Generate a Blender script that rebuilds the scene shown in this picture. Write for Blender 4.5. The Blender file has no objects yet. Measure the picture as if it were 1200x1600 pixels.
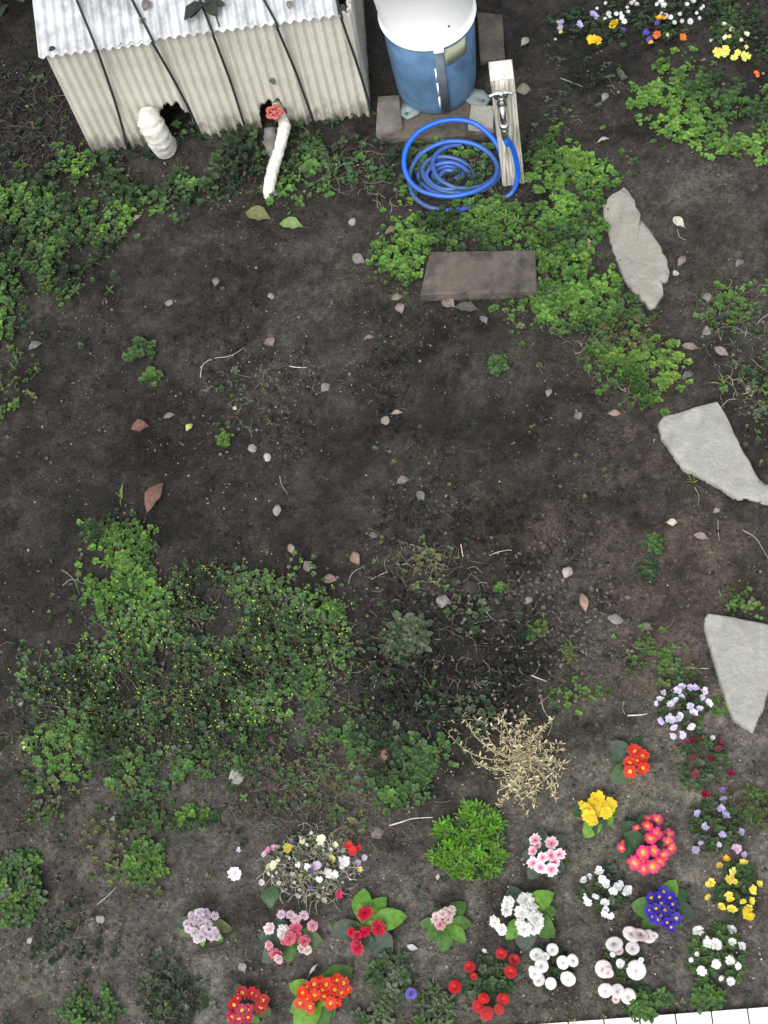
import bpy, math, random
import numpy as np
from mathutils import Vector, Matrix
random.seed(7); RNG = np.random.default_rng(11)
R = math.radians
scene = bpy.context.scene
# ---------------------------------------------------------------- camera, sky, sun, exposure
FPX, NX, NY, HC, PHI = 2400.0, 900.0, 1800.0, 5.3, R(3.6)
_nad = np.array([NX-600, -(NY-800), -FPX]); _up = -_nad/np.linalg.norm(_nad)
_x = np.array([1., 0, 0])-_up[0]*_up; _x /= np.linalg.norm(_x); _y = np.cross(_up, _x)
_x, _y = math.cos(PHI)*_x+math.sin(PHI)*_y, -math.sin(PHI)*_x+math.cos(PHI)*_y
ROT = np.array([_x, _y, _up])
cd = bpy.data.cameras.new('camera'); cam = bpy.data.objects.new('camera', cd)
scene.collection.objects.link(cam); scene.camera = cam
cd.sensor_fit = 'VERTICAL'; cd.sensor_height = 36; cd.lens = FPX/1600*36
cd.clip_start = .05; cd.clip_end = 500
cam.matrix_world = Matrix.Translation((0, 0, HC)) @ Matrix([list(r) for r in ROT]).to_4x4()
W = bpy.data.worlds.new('World'); scene.world = W; W.use_nodes = True
nt = W.node_tree; bg = nt.nodes['Background']; sky = nt.nodes.new('ShaderNodeTexSky')
SUN_EL, SUN_AZ = 58, 200
sky.sky_type = 'NISHITA'; sky.sun_disc = False; sky.sun_elevation = R(SUN_EL); sky.sun_rotation = R(SUN_AZ)
sky.air_density = 1.6; sky.dust_density = 4.0; sky.ozone_density = .6
hs = nt.nodes.new('ShaderNodeHueSaturation'); hs.inputs['Saturation'].default_value = .28
nt.links.new(sky.outputs[0], hs.inputs['Color']); nt.links.new(hs.outputs[0], bg.inputs[0]); bg.inputs[1].default_value = .15
sd = bpy.data.lights.new('sun', 'SUN'); sd.energy = 1.2; sd.angle = R(30); sd.color = (1, .97, .92)
so = bpy.data.objects.new('sun', sd); scene.collection.objects.link(so)
sv = Vector((math.sin(R(SUN_AZ))*math.cos(R(SUN_EL)), math.cos(R(SUN_AZ))*math.cos(R(SUN_EL)), math.sin(R(SUN_EL))))
so.rotation_euler = sv.to_track_quat('Z', 'Y').to_euler(); so.location = (0, 0, 10)
scene.view_settings.view_transform = 'Standard'; scene.view_settings.look = 'None'
scene.view_settings.exposure = .62; scene.view_settings.gamma = 1
scene.render.engine = 'CYCLES'

# ---------------------------------------------------------------- maths helpers
def ray(px, py): return ROT @ np.array([px-600, -(py-800), -FPX])
def G(px, py, z=0.):
    v = ray(px, py); t = (z-HC)/v[2]; return np.array([v[0]*t, v[1]*t, z])
def GY(px, py, y):
    v = ray(px, py); t = y/v[1]; return np.array([v[0]*t, y, HC+v[2]*t])
def _h(ix, iy, s):
    n = (ix.astype(np.int64)*374761393+iy.astype(np.int64)*668265263+s*1442695041) & 0xffffffff
    n = ((n ^ (n >> 13))*1274126177) & 0xffffffff
    return ((n ^ (n >> 16)) & 0xffff)/65535.
def vn(x, y, s=0):
    x = np.asarray(x, float); y = np.asarray(y, float)
    ix = np.floor(x); iy = np.floor(y); fx = x-ix; fy = y-iy
    fx = fx*fx*(3-2*fx); fy = fy*fy*(3-2*fy)
    a, b, c, d = _h(ix, iy, s), _h(ix+1, iy, s), _h(ix, iy+1, s), _h(ix+1, iy+1, s)
    return (a*(1-fx)+b*fx)*(1-fy)+(c*(1-fx)+d*fx)*fy
def fbm(x, y, s=0, o=4):
    r = 0; a = .5; t = 0
    for k in range(o): r = r+a*vn(x*2**k+k*17.3, y*2**k-k*9.1, s+k); t += a; a *= .5
    return r/t
def hgt(x, y):
    x = np.asarray(x, float); y = np.asarray(y, float)
    e = 1/(1+np.maximum(0, np.abs(x)-4)**2)/(1+np.maximum(0, np.abs(y-3)-4)**2)
    cl = np.clip(fbm(x*5, y*5, 31, 3)*2.6-.9, 0, 1)
    lump = np.clip(fbm(x*38, y*38, 3, 2)-.5, 0, 1)*.022*cl
    return ((fbm(x*2, y*2, 1, 3)-.5)*.05+(fbm(x*14, y*14, 2, 3)-.5)*.014*(.5+cl)+lump+(fbm(x*60, y*60, 5, 2)-.5)*.005)*e
def gz(x, y): return float(hgt(x, y))
def GG(px, py, up=0.):
    p = G(px, py)
    p = G(px, py, gz(p[0], p[1])+up); return p
def inpoly(px, py, poly):
    poly = np.asarray(poly, float); c = np.zeros(len(px), bool); j = len(poly)-1
    for i in range(len(poly)):
        xi, yi = poly[i]; xj, yj = poly[j]
        if yi != yj: c ^= ((yi > py) != (yj > py)) & (px < (xj-xi)*(py-yi)/(yj-yi)+xi)
        j = i
    return c

# ---------------------------------------------------------------- materials
MAT = {}
def mat(name, col=(.5, .5, .5), rough=.7, attr=False, n_scale=20., n_amt=.25, bump=0., b_scale=80., metal=0., trans=0., spec=.4, dark=None, dsc=4., damt=0., coord='Object'):
    m = bpy.data.materials.new(name); m.use_nodes = True; t = m.node_tree; N = t.nodes; L = t.links
    b = N['Principled BSDF']; tc = N.new('ShaderNodeTexCoord'); b.inputs['Roughness'].default_value = rough
    b.inputs['Metallic'].default_value = metal; b.inputs['Specular IOR Level'].default_value = spec
    nz = N.new('ShaderNodeTexNoise'); nz.inputs['Scale'].default_value = n_scale; nz.inputs['Detail'].default_value = 6
    L.new(tc.outputs[coord], nz.inputs['Vector'])
    mr = N.new('ShaderNodeMapRange'); mr.inputs[1].default_value = .25; mr.inputs[2].default_value = .75
    mr.inputs[3].default_value = 1-n_amt; mr.inputs[4].default_value = 1+n_amt; L.new(nz.outputs['Fac'], mr.inputs[0])
    if attr:
        a = N.new('ShaderNodeAttribute'); a.attribute_name = 'Col'; src = a.outputs['Color']
    else:
        a = N.new('ShaderNodeRGB'); a.outputs[0].default_value = (*col, 1); src = a.outputs[0]
    if dark is not None:
        n2 = N.new('ShaderNodeTexNoise'); n2.inputs['Scale'].default_value = dsc; n2.inputs['Detail'].default_value = 8; n2.inputs['Roughness'].default_value = .65
        L.new(tc.outputs[coord], n2.inputs['Vector'])
        m2 = N.new('ShaderNodeMapRange'); m2.inputs[1].default_value = .42; m2.inputs[2].default_value = .68; m2.inputs[4].default_value = damt
        L.new(n2.outputs['Fac'], m2.inputs[0])
        mx = N.new('ShaderNodeMix'); mx.data_type = 'RGBA'; L.new(m2.outputs[0], mx.inputs[0]); L.new(src, mx.inputs[6]); mx.inputs[7].default_value = (*dark, 1); src = mx.outputs[2]
    mu = N.new('ShaderNodeVectorMath'); mu.operation = 'SCALE'; L.new(src, mu.inputs[0]); L.new(mr.outputs[0], mu.inputs['Scale'])
    L.new(mu.outputs[0], b.inputs['Base Color'])
    if bump:
        n3 = N.new('ShaderNodeTexNoise'); n3.inputs['Scale'].default_value = b_scale; n3.inputs['Detail'].default_value = 8; L.new(tc.outputs[coord], n3.inputs['Vector'])
        bp = N.new('ShaderNodeBump'); bp.inputs['Strength'].default_value = bump; bp.inputs['Distance'].default_value = .01; L.new(n3.outputs['Fac'], bp.inputs['Height']); L.new(bp.outputs[0], b.inputs['Normal'])
    if trans:
        tr = N.new('ShaderNodeBsdfTranslucent'); L.new(mu.outputs[0], tr.inputs[0]); ms = N.new('ShaderNodeMixShader'); ms.inputs[0].default_value = trans
        L.new(b.outputs[0], ms.inputs[1]); L.new(tr.outputs[0], ms.inputs[2]); L.new(ms.outputs[0], N['Material Output'].inputs[0])
    MAT[name] = m; return m
mat('soil', attr=True, rough=.95, n_scale=120, n_amt=.36, bump=.8, b_scale=90, spec=.12, coord='Object', dark=(.017, .0155, .0145), dsc=55, damt=.55)
mat('crumb', attr=True, rough=.95, n_scale=60, n_amt=.4, bump=.5, b_scale=300, spec=.15)
mat('leaf', attr=True, rough=.6, n_scale=70, n_amt=.35, trans=.22, spec=.25)
mat('petal', attr=True, rough=.65, n_scale=120, n_amt=.1, trans=.25, spec=.2)
mat('dry', attr=True, rough=.85, n_scale=70, n_amt=.35, bump=.4, b_scale=120, spec=.2)
mat('sheet', (.56, .55, .49), rough=.65, n_scale=40, n_amt=.10, dark=(.30, .285, .24), dsc=5, damt=.4, bump=.1)
mat('roof', (.56, .58, .60), rough=.6, n_scale=6, n_amt=.18, dark=(.24, .245, .24), dsc=9, damt=.85, bump=.1)
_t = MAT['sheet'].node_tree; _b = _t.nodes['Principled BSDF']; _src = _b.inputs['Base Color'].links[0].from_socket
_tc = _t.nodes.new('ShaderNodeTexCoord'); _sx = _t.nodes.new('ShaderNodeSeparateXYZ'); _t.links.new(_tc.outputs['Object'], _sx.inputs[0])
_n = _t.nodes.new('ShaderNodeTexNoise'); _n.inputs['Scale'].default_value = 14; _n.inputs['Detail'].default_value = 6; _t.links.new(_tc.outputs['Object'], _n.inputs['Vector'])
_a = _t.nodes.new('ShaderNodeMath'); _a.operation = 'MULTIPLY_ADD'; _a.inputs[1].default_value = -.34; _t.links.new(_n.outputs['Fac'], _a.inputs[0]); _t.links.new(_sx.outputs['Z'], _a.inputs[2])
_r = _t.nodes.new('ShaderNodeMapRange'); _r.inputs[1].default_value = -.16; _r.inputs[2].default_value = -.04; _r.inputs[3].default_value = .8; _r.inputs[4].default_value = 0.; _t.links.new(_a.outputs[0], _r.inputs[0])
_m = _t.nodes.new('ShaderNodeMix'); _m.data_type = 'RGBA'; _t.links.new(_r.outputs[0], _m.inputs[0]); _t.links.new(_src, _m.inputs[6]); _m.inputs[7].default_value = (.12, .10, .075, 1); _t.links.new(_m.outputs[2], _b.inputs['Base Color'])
mat('rope', (.02, .024, .024), rough=.8, bump=.6, b_scale=200)
mat('blue_plastic', (.10, .20, .345), rough=.5, n_scale=5, n_amt=.22, dark=(.045, .08, .13), dsc=9, damt=.85)
mat('white_plastic', (.90, .91, .92), rough=.4, n_scale=8, n_amt=.03)
mat('pale_blue', (.14, .19, .205), rough=.6, dark=(.2, .22, .2), dsc=20, damt=.6)
mat('grey_strip', (.11, .14, .17), rough=.5, n_amt=.2)
mat('paper', (.36, .37, .26), rough=.8, dark=(.30, .32, .28), dsc=40, damt=.9, n_amt=.2)
mat('stone', (.29, .29, .262), rough=.9, n_scale=14, n_amt=.22, dark=(.19, .185, .16), dsc=10, damt=.7, bump=.7, b_scale=70)
mat('stone_brown', (.255, .245, .215), rough=.95, n_scale=14, n_amt=.2, dark=(.17, .155, .13), dsc=10, damt=.6, bump=.8, b_scale=60)
mat('concrete', (.15, .14, .125), rough=.95, n_scale=25, n_amt=.3, bump=.5, b_scale=150, dark=(.07, .06, .05), dsc=9, damt=.7)
mat('brown_block', (.115, .10, .082), rough=.95, n_scale=12, n_amt=.25, bump=.5, b_scale=200, dark=(.035, .031, .028), dsc=10, damt=1.)
mat('white_tile', (.84, .84, .83), rough=.5, n_scale=20, n_amt=.03)
mat('joint', (.06, .06, .07), rough=.9)
mat('chrome', (.75, .75, .74), rough=.18, metal=1., n_amt=.05)
mat('brass', (.55, .42, .25), rough=.3, metal=1., n_amt=.1)
mat('red_paint', (.42, .06, .055), rough=.6, n_scale=80, n_amt=.5, dark=(.4, .2, .17), dsc=60, damt=.8)
mat('tape', (.66, .655, .61), rough=.75, n_scale=30, n_amt=.12, bump=.6, b_scale=60, dark=(.32, .29, .25), dsc=22, damt=.75)
mat('rag', (.13, .12, .11), rough=.95, n_amt=.4, bump=.8, b_scale=60)
mat('hose', attr=True, rough=.38, n_scale=40, n_amt=.12, spec=.5)
mat('dark', (.012, .012, .012), rough=.9)
# weathered timber: grain along local Z
def wood():
    m = bpy.data.materials.new('wood'); m.use_nodes = True; t = m.node_tree; N = t.nodes; L = t.links; b = N['Principled BSDF']; b.inputs['Roughness'].default_value = .85
    tc = N.new('ShaderNodeTexCoord'); mp = N.new('ShaderNodeMapping'); mp.inputs['Scale'].default_value = (1, 1, .05); L.new(tc.outputs['Object'], mp.inputs[0])
    nz = N.new('ShaderNodeTexNoise'); nz.inputs['Scale'].default_value = 110; nz.inputs['Detail'].default_value = 6; L.new(mp.outputs[0], nz.inputs['Vector'])
    cr = N.new('ShaderNodeValToRGB'); cr.color_ramp.elements[0].position = .33; cr.color_ramp.elements[0].color = (.17, .15, .115, 1); cr.color_ramp.elements[1].position = .62; cr.color_ramp.elements[1].color = (.60, .585, .53, 1)
    L.new(nz.outputs['Fac'], cr.inputs[0]); L.new(cr.outputs[0], b.inputs['Base Color'])
    bp = N.new('ShaderNodeBump'); bp.inputs['Strength'].default_value = .6; bp.inputs['Distance'].default_value = .005; L.new(nz.outputs['Fac'], bp.inputs['Height']); L.new(bp.outputs[0], b.inputs['Normal'])
    MAT['wood'] = m
wood()

# ---------------------------------------------------------------- mesh helpers
COL = scene.collection
def tag(o, label=None, cat=None, group=None, kind=None):
    if label: o['label'] = label
    if cat: o['category'] = cat
    if group: o['group'] = group
    if kind: o['kind'] = kind
    return o
def link(name, me, parent=None, loc=None):
    o = bpy.data.objects.new(name, me); COL.objects.link(o)
    if parent is not None: o.parent = parent
    if loc is not None: o.location = loc
    return o
def empty(name, loc, label, cat, group=None, rz=0):
    o = bpy.data.objects.new(name, None); COL.objects.link(o); o.location = loc; o.rotation_euler = (0, 0, rz); o.empty_display_size = .05
    return tag(o, label, cat, group)
WOB = .06
class MB:
    def __init__(s): s.V = []; s.C = []; s.F = []; s.n = 0; s.L = {}
    def add(s, v, f, c=(.5, .5, .5)):
        v = np.asarray(v, float); k = len(v); s.V.append(v)
        c = np.asarray(c, float); s.C.append(np.broadcast_to(c, (k, 3)) if c.ndim == 1 else c)
        s.F.append((np.asarray(f)+s.n) if isinstance(f, np.ndarray) else [[i+s.n for i in q] for q in f]); s.n += k; return s
    def flush(s):
        for key, (tpl, rows) in s.L.items():
            A = np.array(rows, float); n = len(A); k = len(tpl[0]); yw, pt, rl, sz, ws = A[:, 3], A[:, 4], A[:, 5], A[:, 6], A[:, 7]
            v = tpl[0][None]*np.stack([sz, sz*ws, sz], 1)[:, None]
            if WOB: v = v*(1+np.random.default_rng(n).uniform(-WOB, WOB, (n, k, 1)))
            x, y, z = v[..., 0], v[..., 1], v[..., 2]; c, q = np.cos(rl)[:, None], np.sin(rl)[:, None]; y, z = y*c-z*q, y*q+z*c
            c, q = np.cos(pt)[:, None], np.sin(pt)[:, None]; x, z = x*c-z*q, x*q+z*c
            c, q = np.cos(yw)[:, None], np.sin(yw)[:, None]; x, y = x*c-y*q, x*q+y*c
            P = np.stack([x, y, z], -1)+A[:, None, :3]; sh = np.ones(k); sh[1::3] = 1.15
            F = tpl[1][None]+(np.arange(n)*k)[:, None, None]
            s.add(P.reshape(-1, 3), F.reshape(-1, tpl[1].shape[1]), np.clip(A[:, None, 8:11]*sh[None, :, None], 0, 1).reshape(-1, 3))
        s.L = {}
    def mesh(s, name, m, smooth=False, off=None):
        s.flush()
        V = np.concatenate(s.V) if s.V else np.zeros((0, 3)); C = np.concatenate(s.C) if s.C else np.zeros((0, 3))
        if off is not None: V = V-np.asarray(off)
        idx = []; sizes = []
        for f in s.F:
            if isinstance(f, np.ndarray): idx.append(f.ravel()); sizes.append(np.full(len(f), f.shape[1]))
            else:
                for q in f: idx.append(np.asarray(q)); sizes.append(np.array([len(q)]))
        idx = np.concatenate(idx).astype(np.int32); sizes = np.concatenate(sizes).astype(np.int32)
        me = bpy.data.meshes.new(name); me.vertices.add(len(V)); me.vertices.foreach_set('co', V.astype(np.float32).ravel())
        me.loops.add(len(idx)); me.loops.foreach_set('vertex_index', idx); me.polygons.add(len(sizes))
        me.polygons.foreach_set('loop_start', np.concatenate([[0], np.cumsum(sizes)[:-1]]).astype(np.int32)); me.polygons.foreach_set('loop_total', sizes)
        if smooth: me.polygons.foreach_set('use_smooth', np.ones(len(sizes), bool))
        me.update(calc_edges=True); me.validate()
        ca = me.color_attributes.new('Col', 'FLOAT_COLOR', 'POINT'); ca.data.foreach_set('color', np.concatenate([C, np.ones((len(C), 1))], 1).astype(np.float32).ravel())
        me.materials.append(MAT[m]); return me
    def build(s, name, m, parent=None, smooth=False, off=None, loc=None):
        return link(name, s.mesh(name, m, smooth, off), parent, loc)
def rotm(yaw, pitch, roll):
    cy, sy, cp, sp, cr, sr = math.cos(yaw), math.sin(yaw), math.cos(pitch), math.sin(pitch), math.cos(roll), math.sin(roll)
    return np.array([[cy, -sy, 0], [sy, cy, 0], [0, 0, 1]]) @ np.array([[cp, 0, -sp], [0, 1, 0], [sp, 0, cp]]) @ np.array([[1, 0, 0], [0, cr, -sr], [0, sr, cr]])
def leaf_tpl(ws, arch=.12, fold=.12, wav=0):
    """unit leaf along +X; ws half widths at stations"""
    n = len(ws); v = []; f = []
    for i, w in enumerate(ws):
        t = i/(n-1); z = arch*math.sin(math.pi*t*.9)-arch*.5*t*t
        wz = wav*math.sin(i*2.4)
        v += [(t, w, z+fold*w*2+wz), (t, 0, z), (t, -w, z+fold*w*2-wz)]
    for i in range(n-1):
        a = i*3; f += [(a, a+3, a+4, a+1), (a+1, a+4, a+5, a+2)]
    return np.array(v), np.array(f)
T_ROUND = leaf_tpl([.04, .34, .46, .36, .06], .1, .18)
T_SMALL = leaf_tpl([.10, .36, .44, .20], .1, .2)
T_OVAL = leaf_tpl([.03, .15, .24, .28, .27, .21, .05], .15, .15, .012)
T_BIG = leaf_tpl([.06, .13, .22, .31, .36, .35, .27, .10], .16, .12, .016)
T_DEAD = leaf_tpl([.02, .14, .26, .31, .28, .18, .03], .18, .10, .045)
T_LANCE = leaf_tpl([.03, .11, .12, .03], .12, .2)
T_GRASS = leaf_tpl([.04, .045, .01], .2, .3)
def put(mb, tpl, loc, yaw, pitch, roll, size, col, ws=1.):
    mb.L.setdefault(id(tpl), (tpl, []))[1].append((*loc, yaw, pitch, roll, size, ws, col[0], col[1], col[2]))
def jit(c, a=.2, b=.08):
    k = 1+random.uniform(-a, a); return np.clip(np.array([c[0]*k*(1+random.uniform(-b, b)), c[1]*k, c[2]*k*(1+random.uniform(-b, b))]), 0, 1)
def rosette(mb, loc, size, col, n=6, tpl=T_SMALL, pitch=.45, tilt=None, inner=True, ws=1.):
    y0 = random.uniform(0, 6.28)
    for i in range(n):
        put(mb, tpl, loc, y0+i*6.283/n+random.uniform(-.3, .3), pitch*random.uniform(.3, 1.2), random.uniform(-.3, .3), size*random.uniform(.75, 1.15), jit(col, .12), ws)
    if inner:
        for i in range(3):
            put(mb, tpl, (loc[0], loc[1], loc[2]+size*.15), y0+1+i*2.1, .9, 0, size*.55, jit(np.array(col)*np.array([1.3, 1.18, 1.]), .1), ws)
def tube(mb, pts, r, col=(.5, .5, .5), seg=8, cap=True):
    P = [np.asarray(p, float) for p in pts]; n = len(P); rr = r if hasattr(r, '__len__') else [r]*n
    cc = np.asarray(col, float); vs = []; cs = []; prev = None
    for i in range(n):
        d = P[min(i+1, n-1)]-P[max(i-1, 0)]; d = d/(np.linalg.norm(d)+1e-9)
        if prev is None: a = np.cross(d, [0, 0, 1.]) if abs(d[2]) < .9 else np.cross(d, [1., 0, 0])
        else: a = prev-d*np.dot(prev, d)
        a = a/(np.linalg.norm(a)+1e-9); prev = a; b = np.cross(d, a)
        for k in range(seg):
            t = 2*math.pi*k/seg; vs.append(P[i]+rr[i]*(a*math.cos(t)+b*math.sin(t))); cs.append(cc[i] if cc.ndim == 2 else cc)
    f = [(i*seg+k, i*seg+(k+1) % seg, (i+1)*seg+(k+1) % seg, (i+1)*seg+k) for i in range(n-1) for k in range(seg)]
    mb.add(vs, np.array(f), np.array(cs))
    if cap:
        b0 = mb.n-n*seg; mb.F.append([[b0+k for k in range(seg)][::-1], [b0+(n-1)*seg+k for k in range(seg)]])
    return mb
def spline(P, k=8):
    P = [np.asarray(p, float) for p in P]; out = []
    Q = [2*P[0]-P[1]]+P+[2*P[-1]-P[-2]]
    for i in range(1, len(Q)-2):
        for j in range(k):
            t = j/k; a, b, c, d = Q[i-1:i+3]
            out.append(.5*((2*b)+(-a+c)*t+(2*a-5*b+4*c-d)*t*t+(-a+3*b-3*c+d)*t**3))
    out.append(P[-1]); return out
def lathe(mb, prof, seg=48, c=(.5, .5, .5), ctr=(0, 0, 0), cap_top=False, cap_bot=False, shear=(0, 0)):
    v = []; n = len(prof)
    for r, z in prof:
        for k in range(seg):
            t = 2*math.pi*k/seg; v.append((ctr[0]+r*math.cos(t)+shear[0]*z, ctr[1]+r*math.sin(t)+shear[1]*z, ctr[2]+z))
    f = [(i*seg+k, i*seg+(k+1) % seg, (i+1)*seg+(k+1) % seg, (i+1)*seg+k) for i in range(n-1) for k in range(seg)]
    b0 = mb.n; mb.add(v, np.array(f), c)
    if cap_top: mb.F.append([[b0+(n-1)*seg+k for k in range(seg)]])
    if cap_bot: mb.F.append([[b0+k for k in range(seg)][::-1]])
def prism(mb, poly, z0, z1, c=(.5, .5, .5), ch=.008, jag=0.):
    """poly: world xy list, chamfered top; z may be a function"""
    P = np.asarray(poly, float); n = len(P); ctr = P.mean(0); d = P-ctr; L = np.linalg.norm(d, axis=1)[:, None]; Q = P-d/L*ch
    v = [(*p, z0) for p in P]+[(*p, z1-ch*.6) for p in P]+[(*q, z1) for q in Q]+[(*ctr, z1)]
    f = [[i, (i+1) % n, n+(i+1) % n, n+i] for i in range(n)]+[[n+i, n+(i+1) % n, 2*n+(i+1) % n, 2*n+i] for i in range(n)]
    f += [[2*n+i, 2*n+(i+1) % n, 3*n] for i in range(n)]
    mb.add(v, f, c)
def area2(P): P = np.asarray(P); return np.sum(P[:, 0]*np.roll(P[:, 1], -1)-np.roll(P[:, 0], -1)*P[:, 1])
def ccw(P): return P if area2(P) > 0 else P[::-1]
def box(mb, x0, x1, y0, y1, z0, z1, c=(.5, .5, .5)):
    v = [(x, y, z) for z in (z0, z1) for y in (y0, y1) for x in (x0, x1)]
    mb.add(v, [[0, 2, 3, 1], [4, 5, 7, 6], [0, 1, 5, 4], [2, 6, 7, 3], [0, 4, 6, 2], [1, 3, 7, 5]], c)
def bevel(o, w=.004, s=2):
    m = o.modifiers.new('bevel', 'BEVEL'); m.width = w; m.segments = s; m.limit_method = 'ANGLE'; return o

# ---------------------------------------------------------------- soil sheet
def axis(lo, hi, st, far):
    a = list(np.arange(lo, hi, st)); d = st; p = a[-1]
    while p < far: d *= 1.35; p += d; a.append(p)
    d = st; p = a[0]; pre = []
    while p > -far: d *= 1.35; p -= d; pre.append(p)
    return np.array(pre[::-1]+a)
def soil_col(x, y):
    """soil colour with light painted in, shaded at the top, brighter at the bottom; own tones: peaty black where dug over, drier brown-grey by the flower bed and the path"""
    base = np.array([.0335, .0308, .0277]); dry = np.array([.108, .098, .087]); red = np.array([.074, .058, .050]); blk = np.array([.021, .0195, .018])  # dry: drier earth, lightened further to paint the brighter light at the bottom
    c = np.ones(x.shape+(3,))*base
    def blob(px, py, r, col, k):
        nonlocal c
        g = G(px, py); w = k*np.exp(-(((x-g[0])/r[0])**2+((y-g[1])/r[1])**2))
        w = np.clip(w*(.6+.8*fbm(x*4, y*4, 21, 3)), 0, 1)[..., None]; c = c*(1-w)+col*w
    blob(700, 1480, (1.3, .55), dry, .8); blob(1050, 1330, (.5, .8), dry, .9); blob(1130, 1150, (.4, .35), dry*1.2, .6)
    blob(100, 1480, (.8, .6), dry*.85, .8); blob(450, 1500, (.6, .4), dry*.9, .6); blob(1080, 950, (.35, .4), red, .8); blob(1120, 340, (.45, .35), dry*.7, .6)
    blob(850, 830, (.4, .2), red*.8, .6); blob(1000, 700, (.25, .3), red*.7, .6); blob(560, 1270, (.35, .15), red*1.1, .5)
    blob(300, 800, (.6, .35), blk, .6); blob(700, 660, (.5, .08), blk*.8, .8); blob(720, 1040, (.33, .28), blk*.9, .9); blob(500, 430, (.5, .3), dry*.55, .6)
    blob(700, 780, (.5, .25), blk, .4); blob(50, 150, (.3, .5), blk*.7, .9); blob(900, 60, (.6, .3), blk, .6)  # last two blobs paint the shade along the top into the soil
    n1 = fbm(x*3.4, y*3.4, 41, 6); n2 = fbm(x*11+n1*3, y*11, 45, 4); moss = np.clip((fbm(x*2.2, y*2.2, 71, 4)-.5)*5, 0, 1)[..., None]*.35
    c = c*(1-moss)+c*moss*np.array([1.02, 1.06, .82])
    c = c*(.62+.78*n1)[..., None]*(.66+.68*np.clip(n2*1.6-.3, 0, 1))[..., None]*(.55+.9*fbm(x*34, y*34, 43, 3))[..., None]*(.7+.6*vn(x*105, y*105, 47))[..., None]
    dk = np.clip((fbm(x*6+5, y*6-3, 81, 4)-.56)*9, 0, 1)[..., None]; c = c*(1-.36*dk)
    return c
xs = axis(-2.75, 1.35, .0085, 90); ys = axis(.15, 5.4, .0085, 90)
X, Y = np.meshgrid(xs, ys); Z = hgt(X, Y); nxx, nyy = len(xs), len(ys)
i0 = (np.arange(nyy-1)[:, None]*nxx+np.arange(nxx-1)[None, :]).ravel()
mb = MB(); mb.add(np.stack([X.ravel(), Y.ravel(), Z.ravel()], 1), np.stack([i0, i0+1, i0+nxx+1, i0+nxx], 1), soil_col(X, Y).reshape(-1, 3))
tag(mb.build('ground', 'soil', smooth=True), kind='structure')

# crumbs of earth scattered over the sheet
import bmesh
bm = bmesh.new(); bmesh.ops.create_icosphere(bm, subdivisions=1, radius=1); ICO = (np.array([v.co[:] for v in bm.verts]), np.array([[v.index for v in f.verts] for f in bm.faces])); bm.free()
bm = bmesh.new(); bmesh.ops.create_icosphere(bm, subdivisions=2, radius=1); ICO2 = (np.array([v.co[:] for v in bm.verts]), np.array([[v.index for v in f.verts] for f in bm.faces])); bm.free()
OCT = (np.array([[1, 0, 0], [0, 1, 0], [-1, 0, 0], [0, -1, 0], [0, 0, 1], [0, 0, -1.]]), np.array([[0, 1, 4], [1, 2, 4], [2, 3, 4], [3, 0, 4], [1, 0, 5], [2, 1, 5], [3, 2, 5], [0, 3, 5]]))
def scatter_crumbs(mb, n, poly, s0, s1, cf, power=3., up=.25, tpl=None, gap=0., soft=45):
    tpl = tpl or ICO; poly = np.asarray(poly, float); lo = poly.min(0)-soft; hi = poly.max(0)+soft
    P = RNG.uniform(lo, hi, (n*4, 2)); J = P+RNG.normal(0, soft, P.shape); P = P[inpoly(J[:, 0], J[:, 1], poly)]
    r = ROT @ np.stack([P[:, 0]-600, 800-P[:, 1], np.full(len(P), -FPX)]); t = -HC/r[2]; x, y = r[0]*t, r[1]*t
    if gap: k = fbm(x*5, y*5, 66, 3) > gap; x, y = x[k], y[k]
    x, y = x[:n], y[:n]; n = len(x); z = hgt(x, y); s = s0+(s1-s0)*RNG.random(n)**power; k = len(tpl[0])
    v = tpl[0][None]*(1+RNG.uniform(-.3, .3, (n, k, 1)))*np.stack([s, s*RNG.uniform(.6, 1, n), s*RNG.uniform(.5, .9, n)], 1)[:, None]
    a = RNG.uniform(0, 6.3, n)[:, None]; b = RNG.uniform(-.6, .6, n)[:, None]; X_, Y_, Z_ = v[..., 0], v[..., 1], v[..., 2]
    X_, Z_ = X_*np.cos(b)-Z_*np.sin(b), X_*np.sin(b)+Z_*np.cos(b); X_, Y_ = X_*np.cos(a)-Y_*np.sin(a), X_*np.sin(a)+Y_*np.cos(a)
    V = np.stack([X_+x[:, None], Y_+y[:, None], Z_+(z+s*up)[:, None]], -1); c = cf(x, y, n)
    mb.add(V.reshape(-1, 3), (tpl[1][None]+(np.arange(n)*k)[:, None, None]).reshape(-1, 3), np.repeat(np.clip(c, 0, 1), k, 0))
def cj(c, a): return lambda x, y, n: np.array(c)[None]*RNG.uniform(1-a, 1+a, (n, 1))
FRAME = [(-60, -60), (1260, -60), (1260, 1640), (-60, 1640)]
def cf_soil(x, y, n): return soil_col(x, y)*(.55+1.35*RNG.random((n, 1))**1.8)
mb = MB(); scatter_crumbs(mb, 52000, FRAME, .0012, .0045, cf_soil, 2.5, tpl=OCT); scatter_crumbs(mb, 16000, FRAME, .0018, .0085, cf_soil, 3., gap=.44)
scatter_crumbs(mb, 1500, [(560, 860), (900, 840), (960, 960), (900, 1140), (560, 1150)], .003, .014, cf_soil, 2.)
scatter_crumbs(mb, 380, [(800, 880), (960, 900), (960, 1040), (820, 1010)], .0025, .011, cj((.10, .088, .078), .4), 2.2, soft=40)
scatter_crumbs(mb, 900, [(380, 780), (760, 760), (960, 880), (600, 930), (350, 880)], .003, .013, cf_soil, 2., gap=.48)
scatter_crumbs(mb, 1000, [(330, 520), (700, 520), (760, 680), (330, 760)], .003, .010, cf_soil, 2., gap=.46)
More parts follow.
